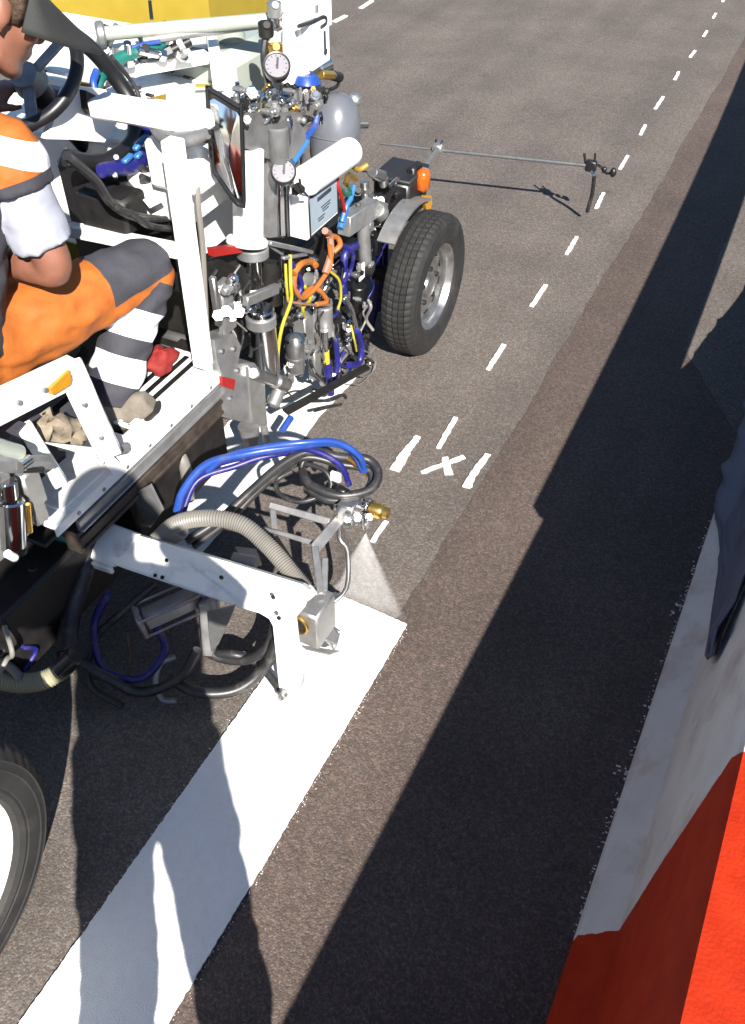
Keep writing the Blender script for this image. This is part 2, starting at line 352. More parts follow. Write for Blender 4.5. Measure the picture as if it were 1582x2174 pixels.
o = mb.build('overspray_specks', 'road_paint'); o['kind'] = 'stuff'; attach(o, road)
def gpt(q): p = Z(*q); return Vector((p.x, p.y, 0))
def stroke(a_, b_, w, name='painted_dash', w2=None):
    a_ = gpt(a_); b_ = gpt(b_); d = (b_-a_).normalized(); s_ = Vector((d.y, -d.x, 0)); w2 = w if w2 is None else w2
    film(name, [a_-s_*w/2, a_+s_*w/2, b_+s_*w2/2, b_-s_*w2/2], .0005, .0045 + random.random()*.002, 'mark_paint', road, .0012, .014)
for a_, b_, w in [((790, 1152), (820, 1108), .016), ((930, 953), (968, 888), .017), ((1036, 786), (1070, 733), .018), ((1129, 652), (1158, 607), .018), ((1203, 541), (1225, 503), .018),
                  ((1266, 443), (1281, 411), .018), ((1316, 360), (1333, 331), .018), ((1360, 287), (1370, 266), .018), ((1391, 232), (1408, 206), .018), ((1433, 170), (1441, 153), .018), ((1465, 122), (1476, 108), .018),
                  ((1494, 78), (1501, 66), .018), ((1514, 39), (1520, 29), .018), ((1534, 4), (1538, -4), .018), ((710, 47), (735, 34), .035), ((766, 18), (790, 2), .035)]:
    stroke(a_, b_, w)
stroke((838, 1000), (862, 962), .036, 'painted_tick', .030); stroke((858, 966), (888, 928), .026, 'painted_tick', .020)
stroke((990, 1036), (1008, 1003), .028, 'painted_tick', .024); stroke((1006, 1006), (1036, 966), .025, 'painted_tick', .018)
stroke((895, 1005), (985, 971), .013, 'painted_cross', .017); stroke((944, 973), (953, 1009), .022, 'painted_cross', .028)

# ------------------------------------------------------------------ concrete barrier, tarpaulin, guardrail
def barrier_prof(h, k=0.0):
    # (x, z) from the track-side toe over the top to the far toe; k swells it outwards for the sheet that lies on it
    s_ = h/.79
    return [(.036-k, 0), (.042-k, .03*s_), (.115-k, .12*s_+k*.5), (.138-k, .40*s_), (.174-k, .765*s_+k*.5), (.187, .79*s_+k), (.40, .79*s_+k), (.42+k, .765*s_), (.46+k, .26*s_), (.54+k, .065*s_), (.545+k, 0)]
def barrier_h(y):
    if y < 1.50: return .72
    if y < 1.62: return .72 - (y-1.50)/.12*.22
    return max(.10, min(.50, .455 - .134*(y-2.7)))
ys = [-3.6+.3*i for i in range(17)] + [1.44, 1.50, 1.56, 1.62, 1.9, 2.15] + [2.4, 2.55, 3.0, 3.6, 4.2, 4.9]
mb = MB(); vs_ = []; k = 11
for y in ys: vs_ += [(x, y, z) for x, z in barrier_prof(barrier_h(y))]
F = [(j*k+i, j*k+i+1, (j+1)*k+i+1, (j+1)*k+i) for j in range(len(ys)-1) for i in range(k-1)]
F += [tuple(range(k))[::-1], tuple((len(ys)-1)*k+i for i in range(k))]
bar = mb.add(vs_, F).build('concrete_barrier', 'concrete_white', ang=25)
tag(bar, 'concrete traffic barrier painted white and red along the right of the road', 'barrier')
# paint spatter and crumbs along the toe
mb = MB()
for i in range(170):
    y = random.uniform(.45, 2.4); p = Vector((.035-abs(random.gauss(0, .006)), y, .004))
    r = random.uniform(.0010, .0026)*(1.8 if random.random() < .06 else 1); mb.ell(p, (r*random.uniform(.8, 2), r, r*.6), n=6, m_=3)
for c in [(1340, 1640), (1315, 1632), (1440, 1285), (1425, 1300), (1460, 1260)]:
    for i in range(4):
        p = Z(*c); p += Vector((random.gauss(0, .006), random.gauss(0, .010), .003)); r = random.uniform(.0015, .0035); mb.ell(p, (r*1.6, r, r*.6), n=6, m_=3)
o = mb.build('paint_crumbs', 'concrete_white', bar); o['kind'] = 'stuff'

# sheet draped over the barrier's end
prof_n = 9
def tarp_pt(i, y):
    pr = barrier_prof(barrier_h(y), .014)[:8]
    seg = [0]
    for a_, b_ in zip(pr, pr[1:]): seg.append(seg[-1]+math.dist(a_, b_))
    t = (.035+.965*i/26)*seg[-1]; j = max(q for q in range(len(seg)-1) if seg[q] <= t+1e-9); w = (t-seg[j])/(seg[j+1]-seg[j])
    x = pr[j][0]*(1-w)+pr[j+1][0]*w; z = pr[j][1]*(1-w)+pr[j+1][1]*w
    s_ = i/26
    f = .022*noise.noise((y*3, s_*5, 0))+.024*noise.noise((y*7+s_*6, s_*4, 4))+.014*noise.noise((y*16, s_*13, 9))
    return Vector((x - max(0, f)*1.3*(1-s_*.4) - .003, y, max(z+.3*f*s_, .006)))
starts = [2.45, 2.36, 2.28, 2.18, 2.08, 1.96, 1.84, 1.74, 1.63, 1.54, 1.50, 1.56, 1.62, 1.69, 1.75, 1.79, 1.82, 1.84, 1.86, 1.87, 1.88, 1.89, 1.9, 1.9, 1.91, 1.92, 1.92]
mb = MB(); vs_ = []; ny = 70
for j in range(ny+1):
    for i in range(27):
        y = starts[i] + (4.85-starts[i])*(j/ny)**1.25; vs_.append(tarp_pt(i, y))
mb.add(vs_, [(j*27+i, j*27+i+1, (j+1)*27+i+1, (j+1)*27+i) for j in range(ny) for i in range(26)])
tp = mb.build('tarpaulin', 'tarp', ang=60); sm = tp.modifiers.new('thickness', 'SOLIDIFY'); sm.thickness = .003; sm.offset = 1
mb = MB(); mb.tube([Z(1519, 1391, .355), Z(1548, 1320, .40), Z(1590, 1228, .46)], .0022, n=6); mb.build('tarpaulin_cord', 'black_hose', tp)
tag(tp, 'dark navy tarpaulin draped over the end of the concrete barrier', 'tarpaulin')

rail = empty('guardrail', (.08, 4, 0)); tag(rail, 'galvanised guardrail starting beside the draped end of the barrier', 'guardrail')
def rx(y): return .241 - .0046*max(0, y)**2
wprof = [(.02, 0), (-.005, .012), (-.045, .055), (-.045, .095), (.02, .135), (.02, .175), (-.045, .215), (-.045, .255), (-.005, .298), (.02, .31)]
mb = MB(); vs_ = []; ys = [1.42+.25*i for i in range(30)]
for y in ys: vs_ += [(rx(y)+a_, y, .53+b_*.97) for a_, b_ in wprof]
k = len(wprof); mb.add(vs_, [(j*k+i, j*k+i+1, (j+1)*k+i+1, (j+1)*k+i) for j in range(len(ys)-1) for i in range(k-1)])
o = mb.build('rail_beam', 'rail', rail, 60); sm = o.modifiers.new('thickness', 'SOLIDIFY'); sm.thickness = .004
for y in [5.3, 7.3]:
    mb = MB(); x = rx(y)+.09; mb.box((x, y, .37), (.11, .006, .80)).box((x-.05, y, .37), (.006, .06, .80)).box((x+.05, y, .37), (.006, .06, .80)).box((x-.055, y, .63), (.01, .16, .12)); mb.build('post', 'rail', rail)

# ------------------------------------------------------------------ the line marking machine
ROOT = empty('line_marking_machine', (-1.8, 1.6, 0))
tag(ROOT, 'white ride-on road line marking machine spraying a wide white stripe', 'marking machine')
X, Y, ZZ = Vector((1, 0, 0)), Vector((0, 1, 0)), Vector((0, 0, 1))
TOCAM = Vector((.50, -.60, .60)).normalized()
def P(name, mb, material, parent=ROOT, ang=38): return mb.build(name, material, parent, ang)
def bolts(pts, r=.007, h=.006, ax=X, name='bolt', mt_='chrome'):
    for p in pts: P(name, MB().cyl(Vector(p)-Vector(ax)*.004, Vector(p)+Vector(ax)*h, r, n=6), mt_)

# wheels
def wheel(c, r, w, hub_r, out=1, steel='steel'):
    e = empty('wheel', c, ROOT); c = Vector(c); out = X*out
    n = 240; mb = MB(); S, D, U_ = frame_of(out)
    # profile: distance along axle (from -w/2 .. w/2), radius
    hw = w/2
    prof = [(-hw*.72, hub_r), (-hw*.92, hub_r+.02), (-hw*1.02, r*.80), (-hw*.98, r*.90), (-hw*.84, r*.965)]; rg = (r-hub_r)
    tread = []
    for g0, g1 in [(-.80, -.52), (-.46, -.17), (-.11, .17), (.23, .52), (.58, .80)]:
        tread += [(hw*g0, r*.975 if abs(g0) > .7 else r*.999), (hw*g1, r*.975 if abs(g1) > .7 else r*.999), (hw*(g1+.005), r*.968), (hw*(g1+.055), r*.968)]
    tread = tread[:-2]
    prof2 = [(hw*.84, r*.965), (hw*.97, r-rg*.24), (hw*1.0, r-rg*.27), (hw*.985, r-rg*.30), (hw*1.015, r-rg*.40), (hw*1.035, r-rg*.43), (hw*1.012, r-rg*.46), (hw*1.02, r-rg*.60), (hw*1.0, r-rg*.72), (hw*.975, r-rg*.74), (hw*.985, r-rg*.80), (hw*.92, r-rg*.9), (hw*.72, hub_r)]
    pr = prof+tread+prof2; V_ = []; F = []; k = len(pr)
    for i in range(n):
        a_ = 2*math.pi*i/n
        for j, (t, q) in enumerate(pr):
            aa = a_ + (abs(t)/hw)*.06
            rr = q
            if len(prof) <= j < len(prof)+len(tread) and i % 4 == 0 and q > r*.97: rr = q - r*.014
            if j in (len(prof)-2, len(prof)-1, len(prof)+len(tread), len(prof)+len(tread)+1) and i % 4 == 0: rr = q - r*.008
            V_.append(c + D*t + (S*math.cos(aa)+U_*math.sin(aa))*rr)
    for i in range(n):
        i2 = (i+1) % n
        for j in range(k-1): F.append((i*k+j, i*k+j+1, i2*k+j+1, i2*k+j))
    mb.add(V_, F); P('tyre', mb, 'rubber', e, 30)
    rm = MB(); h = hub_r
    rm.lathe([(h*.98, -hw*.7), (h*1.07, -hw*.72), (h*1.08, -hw*.55), (h*.86, -hw*.4), (h*.86, hw*.3), (h*.98, hw*.5), (h*1.08, hw*.74), (h*1.12, hw*.82), (h*1.10, hw*.86), (h*1.0, hw*.78), (h*.93, hw*.5), (h*.90, hw*.1), (h*.84, hw*.02), (h*.66, hw*.22), (h*.56, hw*.30), (h*.44, hw*.22), (h*.30, hw*.2), (h*.27, hw*.42), (h*.20, hw*.46), (.0005, hw*.46)], c, D, 56)
    P('rim', rm, steel, e, 25)
    hb = MB()
    for i in range(5):
        a_ = 2*math.pi*(i+.3)/5; p = c + (S*math.cos(a_)+U_*math.sin(a_))*h*.42; hb = MB(); hb.cyl(p+D*hw*.2, p+D*hw*.42, .009, n=6); P('wheel_nut', hb, 'dark_steel', e)
    sl_ = MB()
    for i in range(10):
        a_ = 2*math.pi*(i+.5)/10; p = c + (S*math.cos(a_)+U_*math.sin(a_))*h*.74; t = (-S*math.sin(a_)+U_*math.cos(a_)); q = (S*math.cos(a_)+U_*math.sin(a_))
        sl_ = MB(); sl_.box(p+D*hw*.135, (h*.20, h*.085, .012), (t, q-D*.35, D), .004); P('vent_slot', sl_, 'black', e)
    return e
wheel((-1.225, 2.915, .272), .272, .135, .160)
wheel((-1.145, .240, .36), .36, .19, .25, steel='white_clean')
wheel((-2.40, 2.915, .272), .272, .135, .160, -1)
wheel((-2.40, .225, .36), .36, .19, .20, -1, 'white_clean')
P('axle', MB().cyl((-2.36, 2.915, .272), (-1.26, 2.915, .272), .03), 'dark_steel'); P('axle', MB().cyl((-2.36, .225, .36), (-1.25, .225, .36), .04), 'dark_steel')

# chassis
mb = MB()
for x in (-2.2, -1.62): mb.bar((x, -.15, .40), (x, 3.15, .40), .07, .12)
for y in (.0, .75, 1.95, 3.05): mb.bar((-2.2, y, .40), (-1.62, y, .40), .07, .10)
P('chassis', mb, 'dark_steel')
# operator's platform with its outer side beam
mb = MB(); mb.box((-1.66, 1.42, .50), (.56, .80, .012)); P('platform_floor', mb, 'dark_steel')
zb = .56
mb = MB(); mb.box((-1.385, 1.40, zb-.004), (.075, .72, .012), bev=.003); mb.box((-1.3515, 1.40, zb-.018), (.006, .72, .026)); P('side_beam', mb, 'white')
mb = MB(); mb.box((-1.356, 1.44, zb-.055), (.012, .66, .042)).box((-1.348, 1.44, zb-.038), (.012, .66, .006)).box((-1.348, 1.44, zb-.072), (.012, .66, .006)); P('side_channel', mb, 'steel_dull')
mb = MB(); mb.box((-1.38, 1.44, zb-.115), (.05, .68, .07)).box((-1.352, 1.44, zb-.098), (.008, .68, .012)).box((-1.352, 1.44, zb-.135), (.008, .68, .012)); P('under_channel', mb, 'brown_rail')
# engine bay behind the seat
mb = MB(); mb.box((-1.96, .30, .66), (.46, .84, .34), bev=.03); eb = P('rear_cover', mb, 'white')
for k in range(6): mb = MB(); mb.box((-1.729, .10+.075*k, .70), (.006, .05, .16), bev=.002); P('louvre', mb, 'dark_steel', eb)
mb = MB(); mb.box((-1.93, .30, .475), (.60, .92, .02)); P('rear_deck', mb, 'dark_steel')
# slotted tread plate on the platform
tp_ = MB()
ax_c = V(330, 830, -1.47)
tread = MB()
for i in range(4):
    x = -1.425-.034*i; tread.box((x, 1.60, zb+.004), (.011, .36, .012))
tread.box((-1.475, 1.775, zb+.004), (.115, .012, .012)).box((-1.475, 1.425, zb+.004), (.115, .012, .012)); P('slotted_step', tread, 'white')
mb = MB(); mb.box((-1.45, 1.24, zb+.001), (.16, .30, .010)); P('corner_plate', mb, 'white')
# side guard by the seat
mb = MB(); v = -1.31
def strap(mb, pts, w, v, t=.03):
    for a_, b_ in zip(pts, pts[1:]): mb.bar(V(*a_, v), V(*b_, v), t, w, up=(X*.15+ZZ))
    return mb
strap(mb, [(-170, 945), (152, 788)], .072, v); P('side_guard', mb, 'white')
mb = MB(); strap(mb, [(146, 775), (232, 962)], .058, v, .034); P('guard_leg', mb, 'white')
mb = MB(); strap(mb, [(52, 905), (128, 1025)], .034, -1.345, .03); P('guard_leg', mb, 'white')
mb = MB(); mb.prism(VV(-1.335, (85, 938), (240, 955), (215, 990), (180, 965)), (-.008, 0, 0)); P('gusset', mb, 'white')
mb = MB(); mb.prism(VV(-1.285, (107, 826), (148, 786), (153, 806), (149, 818), (113, 839)), (-.012, 0, 0)); P('reflector', mb, 'reflector')
mb = MB(); mb.prism(VV(-1.345, (10, 935), (55, 898), (72, 928), (24, 962)), (-.02, 0, 0)); P('side_pad', mb, 'grey_cloth')
for t in range(7): bolts([Vector((-1.3495, 1.12+.095*t, zb-.018))], .006, .003, X, 'beam_bolt', 'steel_dull')
for q in [(146, 800), (180, 860), (215, 930), (40, 855), (95, 828)]: bolts([V(q[0], q[1], -1.292)], .006, .004, X, 'guard_bolt', 'steel_dull')
# front post, cross bars
mb = MB(); mb.bar(V(432, 775, -1.37), V(366, 296, -1.37), .042, .042, up=Y); P('front_post', mb, 'white')
mb = MB(); mb.bar(V(445, 800, -1.362), V(432, 700, -1.362), .030, .010, up=X); P('post_bracket', mb, 'white')
mb = MB(); mb.bar(U(150, 487, 1.735), U(402, 537, 1.735), .03, .036); P('cross_bar', mb, 'white')
a_ = U(205, 222, 1.80); b_ = U(440, 262, 1.80)
mb = MB(); mb.bar(a_, b_, .075, .045, bev=.008); P('dash_beam', mb, 'white')
mb = MB(); mb.tube([U(330, 262, 1.80), U(352, 290, 1.78), U(400, 296, 1.76), U(440, 283, 1.76)], [(.02, .02), (.022, .022), (.02, .02), (.013, .013)], n=12); P('mirror_arm', mb, 'steel_dull')
mb = MB(); mb.prism([U(q[0], q[1], 1.755) for q in [(350, 285), (420, 290), (404, 312), (392, 300), (365, 303)]], (0, .03, 0)); P('mirror_clamp', mb, 'alu')
for z_ in (278, 296):
    mb = MB(); mb.cyl(U(410, z_, 1.77), U(452, z_+3, 1.77), .006, n=8); P('mirror_rod', mb, 'dark_steel')
mb = MB(); mb.prism(VV(-1.52, (315, 208), (350, 199), (350, 212)), (.004, 0, 0)); P('warning_sticker', mb, 'gold')

# mirror: a tall convex truck mirror turned back towards the driver
mo = [(441, 197), (450, 192), (506, 226), (512, 236), (518, 424), (512, 434), (500, 428), (462, 375), (452, 350)]
n_ = Vector((-.30, -.90, .12)).normalized()
mc = V(482, 310, -1.335)
def plane_hit(q, c, n):
    d = _ray(*q); return CAMP + d*((Vector(c)-CAMP).dot(n)/d.dot(n))
n_m = Vector((.42, -.88, .10)).normalized()
ring = [plane_hit(q, mc, n_m) for q in mo]
mb = MB(); mb.prism(ring, -n_m*.022); mh = P('mirror_housing', mb, 'black', ang=30)
cen = sum(ring, Vector())/len(ring)
mb = MB(); inner = [cen+(p-cen)*.88+n_m*.004 for p in ring]
V_ = [cen+n_m*.016]; F = []
mid = [cen+(p-cen)*.5+n_m*.013 for p in ring]; V_ += mid+inner; k = len(ring)
for i in range(k): F += [(0, 1+i, 1+(i+1) % k), (1+i, 1+k+i, 1+k+(i+1) % k, 1+(i+1) % k)]
mb.add(V_, F); P('mirror_glass', mb, 'mirror', mh, 80)
mb = MB(); mb.tube(ring, .006, n=8, k=3, closed=True); P('mirror_rim', mb, 'black', mh)

# steering wheels, column, seat
def steering(c, ax, r, t, sp):
    mb = MB(); mb.torus(c, ax, r, t, 56, 12); s_ = P('steering_wheel', mb, 'black', ang=60)
    S, D, U_ = frame_of(ax); h = MB(); h.cyl(Vector(c)-D*.05, Vector(c)-D*.012, .045, .035)
    for a_ in sp: h.bar(Vector(c)-D*.03, Vector(c)+(S*math.cos(a_)+U_*math.sin(a_))*r*.97, .03, .010, up=D)
    P('spokes', h, 'steel_dull', s_); return s_
sw = Vector((-1.825, 1.74, 1.305)); sax = Vector((.10, -.62, .78)).normalized()
steering(sw, sax, .150, .0165, (.2, 2.3, 4.2))
mb = MB(); mb.cyl(sw-sax*.04, sw-sax*.55, .03); P('steering_column', mb, 'black')
sw2 = V(205, 215, -1.86); 
mb = MB(); mb.tube([V(150, 70, -1.82), V(200, 110, -1.80), V(245, 165, -1.78), V(282, 225, -1.74), V(285, 290, -1.70), V(250, 330, -1.68), V(200, 345, -1.70), V(140, 335, -1.72)], .022, n=12); P('steering_wheel', mb, 'black', ang=60)
mb = MB(); mb.tube([V(235, 118, -1.79), V(290, 190, -1.76), V(302, 260, -1.72)], .006, n=8); P('cable', mb, 'black_hose')
mb = MB(); mb.tube([V(312, 262, -1.70), V(318, 305, -1.66), V(285, 348, -1.63), V(215, 362, -1.63)], [(.02, .02), (.026, .026), (.024, .024), (.018, .018)], n=12); bb = P('column_collar', mb, 'navy_hose')
for q in [(312, 288, 285, 318), (280, 328, 262, 345), (298, 322, 288, 336)]:
    mb = MB(); mb.bar(V(q[0], q[1], -1.612), V(q[2], q[3], -1.612), .012, .016, up=X); P('collar_print', mb, 'sky_blue', bb)
mb = MB(); mb.box((-1.70, 1.14, .77), (.44, .42, .10), bev=.03); mb.box((-1.70, .93, 1.02), (.44, .10, .50), bev=.035); P('seat', mb, 'black_matt')
mb = MB(); mb.box((-1.66, 1.1, .62), (.34, .34, .22), bev=.02); P('seat_base', mb, 'dark_steel')
mb = MB(); mb.box((-1.43, 1.08, .70), (.05, .40, .10), bev=.02); mb.box((-1.43, 1.08, .80), (.035, .40, .03), bev=.01); P('seat_side', mb, 'grey_cloth')
# foot well: pedals, hoses, black housings
mb = MB(); mb.box((-1.72, 1.92, .86), (.40, .12, .34), bev=.02); mb.prism([U(q[0], q[1], 1.82) for q in [(150, 400), (240, 372), (300, 440), (290, 470), (190, 470)]], (0, .1, 0)); P('footwell_housing', mb, 'black')
mb = MB(); mb.box(V(240, 440, -1.66), (.16, .10, .10), bev=.01); P('pedal_box', mb, 'dark_steel')
mb = MB(); mb.prism([U(q[0], q[1], 1.80) for q in [(303, 424), (335, 412), (345, 428), (318, 442)]], (0, .006, 0)); P('paper_tag', mb, 'white_clean')
for i, pts in enumerate([[(300, 355), (340, 380), (375, 425)], [(300, 375), (340, 395), (380, 440)], [(140, 330), (200, 380), (235, 430), (290, 460), (380, 470)], [(250, 440), (300, 465), (385, 462)], [(275, 450), (320, 480), (390, 488)]]):
    mb = MB(); mb.tube([V(*q, -1.60+.02*i) for q in pts], .009+.003*(i == 2), n=8); P('control_hose', mb, 'black_hose')
for q in [(152, 350), (248, 338), (262, 478), (245, 375)]:
    mb = MB(); mb.cyl(V(*q, -1.62), V(*q, -1.62)+TOCAM*.02, .007, n=8); P('bolt', mb, 'chrome')
mb = MB(); mb.prism(VV(-1.72, (100, 295), (145, 180), (225, 190), (248, 262), (222, 302), (150, 296)), (-.02, 0, 0)); P('dash_panel', mb, 'white_clean')
mb = MB(); mb.bar(V(60, 195, -1.9), V(150, 212, -1.82), .03, .05); P('dash_bracket', mb, 'steel_dull')
mb = MB(); mb.prism(VV(-1.84, (70, 235), (135, 215), (150, 225), (95, 262)), (-.02, 0, 0)); P('dash_window', mb, 'label_blue')
mb = MB(); mb.prism(VV(-1.70, (182, 192), (203, 202), (212, 232), (196, 245), (186, 232)), (-.03, 0, 0)); P('lever_bracket', mb, 'dark_steel')
mb = MB(); mb.tube([V(205, 150, -1.78), V(198, 175, -1.77), V(205, 205, -1.76)], .010, n=10); P('blue_lever', mb, 'blue_hose')

# engine cover, pipe work and hoppers ahead of the dash
mb = MB(); mb.box((-1.80, 2.18, .90), (.46, .52, .36), bev=.015); ec = P('engine_cover', mb, 'white')
mb = MB(); mb.box((-1.62, 2.02, 1.085), (.26, .20, .012)); mb.box((-1.55, 2.02, 1.02), (.14, .16, .12), bev=.01); P('cover_lid', mb, 'white')
mb = MB(); mb.box((-1.47, 1.92, 1.10), (.16, .22, .13), bev=.015); P('valve_housing', mb, 'white')
mb = MB(); mb.box((-1.56, 1.95, .985), (.20, .20, .12), bev=.01); P('inner_panel', mb, 'white')
for q in [(310, 200, 326, 204), (390, 162, 408, 168), (345, 140, 368, 152), (268, 185, 300, 187)]:
    mb = MB(); mb.bar(Z(q[0], q[1], 1.10), Z(q[2], q[3], 1.10), .012, .008); P('latch', mb, 'dark_steel')
mb = MB(); mb.bar(Z(415, 182, 1.11), Z(478, 180, 1.11), .02, .006); P('yellow_sticker', mb, 'yellow')
a_ = Z(212, 72, 1.26); b_ = Z(588, 40, 1.26)
mb = MB(); mb.cyl(a_, b_, .019, n=24); P('overhead_pipe', mb, 'tank'); 
mb = MB(); mb.cyl(a_+Vector((.1, .06, -.02)), b_+Vector((0, .06, -.02)), .012, n=16); P('overhead_pipe', mb, 'steel_dull')
mb = MB(); mb.cyl(b_-(b_-a_)*.02, b_+(b_-a_)*.03, .036, n=20, bev=.006); P('pipe_flange', mb, 'alu')
mb = MB(); mb.cyl(a_-(b_-a_)*.02, a_+(b_-a_)*.03, .034, n=20, bev=.006); P('pipe_flange', mb, 'alu')
# white frame work on the deck beyond
for q in [((240, 110), (470, 70)), ((260, 150), (440, 120)), ((450, 75), (465, 180)), ((60, 130), (150, 165)), ((70, 165), (160, 185))]:
    mb = MB(); mb.bar(Z(*q[0], 1.16), Z(*q[1], 1.16), .035, .035); P('deck_frame', mb, 'white')
mb = MB(); mb.tube([Z(215, 145, 1.2), Z(255, 125, 1.21), Z(300, 105, 1.22), Z(345, 92, 1.22)], .017, n=12); P('teal_hose', mb, 'teal')
mb = MB(); mb.tube([Z(205, 190, 1.2), Z(215, 165, 1.22), Z(240, 140, 1.22)], .014, n=12); P('teal_hose', mb, 'teal')
mb = MB(); mb.tube([Z(265, 105, 1.23), Z(300, 95, 1.235), Z(340, 88, 1.235)], .006, n=8); P('blue_cable', mb, 'blue_hose')
for i in range(16):
    q = (random.uniform(215, 400), random.uniform(75, 130)); c = Z(*q, 1.2)
    mb = MB(); d = Vector((random.uniform(-1, 1), random.uniform(-1, 1), random.uniform(0, 1))).normalized()
    mb.cyl(c, c+d*random.uniform(.03, .08), random.uniform(.008, .016), n=10, bev=.002); mb.cyl(c-d*.012, c+d*.008, .018, n=6); P('pipe_fitting', mb, random.choice(['chrome', 'steel', 'black', 'white', 'alu', 'dark_steel']))
for i in range(9):
    q = (random.uniform(30, 95), random.uniform(150, 190)); c = Z(*q, 1.15); mb = MB(); mb.box(c, (random.uniform(.02, .05), random.uniform(.02, .05), .03)); P('relay', mb, random.choice(['dark_steel', 'steel_dull', 'white']))
# translucent tank
mb = MB(); mb.box((-1.84, 2.60, 1.01), (.30, .34, .30), bev=.04); P('water_tank', mb, 'tank')
mb = MB(); mb.cyl((-1.78, 2.58, 1.15), (-1.78, 2.58, 1.20), .05, n=24, bev=.006); P('tank_neck', mb, 'tank')
# yellow bead hopper with a seam and side ribs
hp = MB(); hp.prism([(-2.85, 2.80, .60), (-2.36, 3.30, .60), (-2.36, 3.75, .60), (-2.85, 3.75, .60)], (0, 0, .56)); hy = P('bead_hopper', hp, 'yellow')
mb = MB(); p0 = Z(318, 2, 1.162); p1 = Z(322, 40, 1.162); mb.bar(p0, p1, .012, .006); P('hopper_seam', mb, 'dark_steel', hy)
mb = MB(); mb.box((-2.45, 2.40, .55), (.40, .70, .50), bev=.02); P('bead_hopper', mb, 'yellow')
mb = MB(); mb.box((-2.30, 2.66, 1.02), (.90, .35, .10), bev=.01); P('deck_cover', mb, 'white')
mb = MB(); mb.box((-2.25, 2.15, .95), (.40, .34, .14), bev=.01); P('deck_cover', mb, 'white')

# ---- material column in front of the platform
VC = -1.36
mb = MB(); mb.cyl(V(527, 512, VC), V(527, 318, VC), .042, n=28); mb.cyl(V(524, 520, VC), V(525, 505, VC), .058, n=28, bev=.004); P('white_mast', mb, 'white_clean')
bolts([V(523, 498, VC)+TOCAM*.04], .012, .008, TOCAM, 'mast_bolt', 'steel')
mb = MB(); mb.cyl(V(537, 545, VC), V(536, 524, VC), .046, n=26, bev=.003); P('mast_flange', mb, 'steel_dull')
mb = MB(); mb.cyl(V(546, 545, VC), V(549, 640, VC), .012, n=16); mb.cyl(V(530, 545, VC-.03), V(534, 640, VC-.03), .012, n=16); P('piston_rod', mb, 'chrome')
mb = MB(); mb.cyl(V(570, 548, VC-.06), V(576, 640, VC-.06), .038, n=20); mb.box(V(490, 600, VC-.09), (.10, .10, .16)); P('dark_housing', mb, 'dark_steel')
mb = MB(); mb.prism(VV(VC, (452, 528), (512, 520), (516, 536), (456, 545)), (-.02, 0, 0)); P('red_lever', mb, 'red')
mb = MB(); mb.prism(VV(VC-.03, (450, 560), (470, 552), (545, 590), (535, 620), (455, 600)), (-.02, 0, 0)); P('bracket_plate', mb, 'dark_steel')
mb = MB(); mb.box(V(478, 650, VC), (.03, .055, .155), bev=.005); P('valve_plate', mb, 'alu')
mb = MB(); mb.box(V(458, 640, VC+.005), (.02, .018, .15), bev=.004); P('valve_plate', mb, 'steel')
for i in range(14):
    q = (random.uniform(455, 545), random.uniform(592, 672)); c = V(*q, VC+.03+random.uniform(-.02, .02)); d = random.choice([X, Y, ZZ, TOCAM])
    mb = MB(); mb.cyl(c-d*.016, c+d*.016, random.uniform(.008, .014), n=10, bev=.002).cyl(c-d*.004, c+d*.008, .016, n=6); P('valve_fitting', mb, random.choice(['chrome', 'steel', 'alu', 'steel_dull']))
mb = MB(); mb.cyl(V(553, 655, VC+.01), V(568, 790, VC+.01), .041, n=28, bev=.004); P('piston_cylinder', mb, 'chrome')
mb = MB(); mb.cyl(V(553, 668, VC+.01), V(555, 690, VC+.01), .046, n=28, bev=.003); P('cylinder_band', mb, 'steel_dull')
mb = MB(); mb.bar(V(520, 640, VC+.05), V(588, 612, VC+.05), .02, .03); P('yoke_arm', mb, 'alu')
mb = MB(); mb.prism(VV(VC+.02, (455, 722), (497, 708), (512, 735), (505, 772), (540, 770), (562, 800), (566, 908), (482, 888), (474, 800), (462, 770)), (-.055, 0, 0)); P('drip_housing', mb, 'steel_dull')
mb = MB(); mb.prism(VV(VC+.026, (528, 780), (560, 800), (568, 906), (536, 898)), (-.012, 0, 0)); P('housing_flange', mb, 'alu')
mb = MB(); mb.prism(VV(VC+.03, (472, 800), (500, 806), (497, 828), (474, 820)), (-.01, 0, 0)); P('marker_lamp', mb, 'red')
bolts([V(488, 845, VC+.02), V(503, 786, VC+.02), V(495, 740, VC+.02), V(470, 745, VC+.02)], .008, .008, X)
mb = MB(); mb.cyl(V(538, 792, VC+.035), V(595, 812, VC+.035), .019, n=18, bev=.003); mb.cyl(V(583, 808, VC+.035), V(606, 816, VC+.035), .026, n=18, bev=.003); P('outlet_pipe', mb, 'steel')
mb = MB(); mb.cyl(V(596, 820, VC+.03), V(578, 862, VC+.03), .022, n=16, bev=.003); mb.box(V(612, 806, VC+.03), (.03, .03, .03)); P('elbow_joint', mb, 'alu')
mb = MB(); mb.cyl(V(528, 905, VC), V(532, 940, VC), .035, .024, n=20); mb.cyl(V(560, 905, VC+.02), V(566, 935, VC+.02), .012, n=12); P('outlet_nozzle', mb, 'steel_dull')
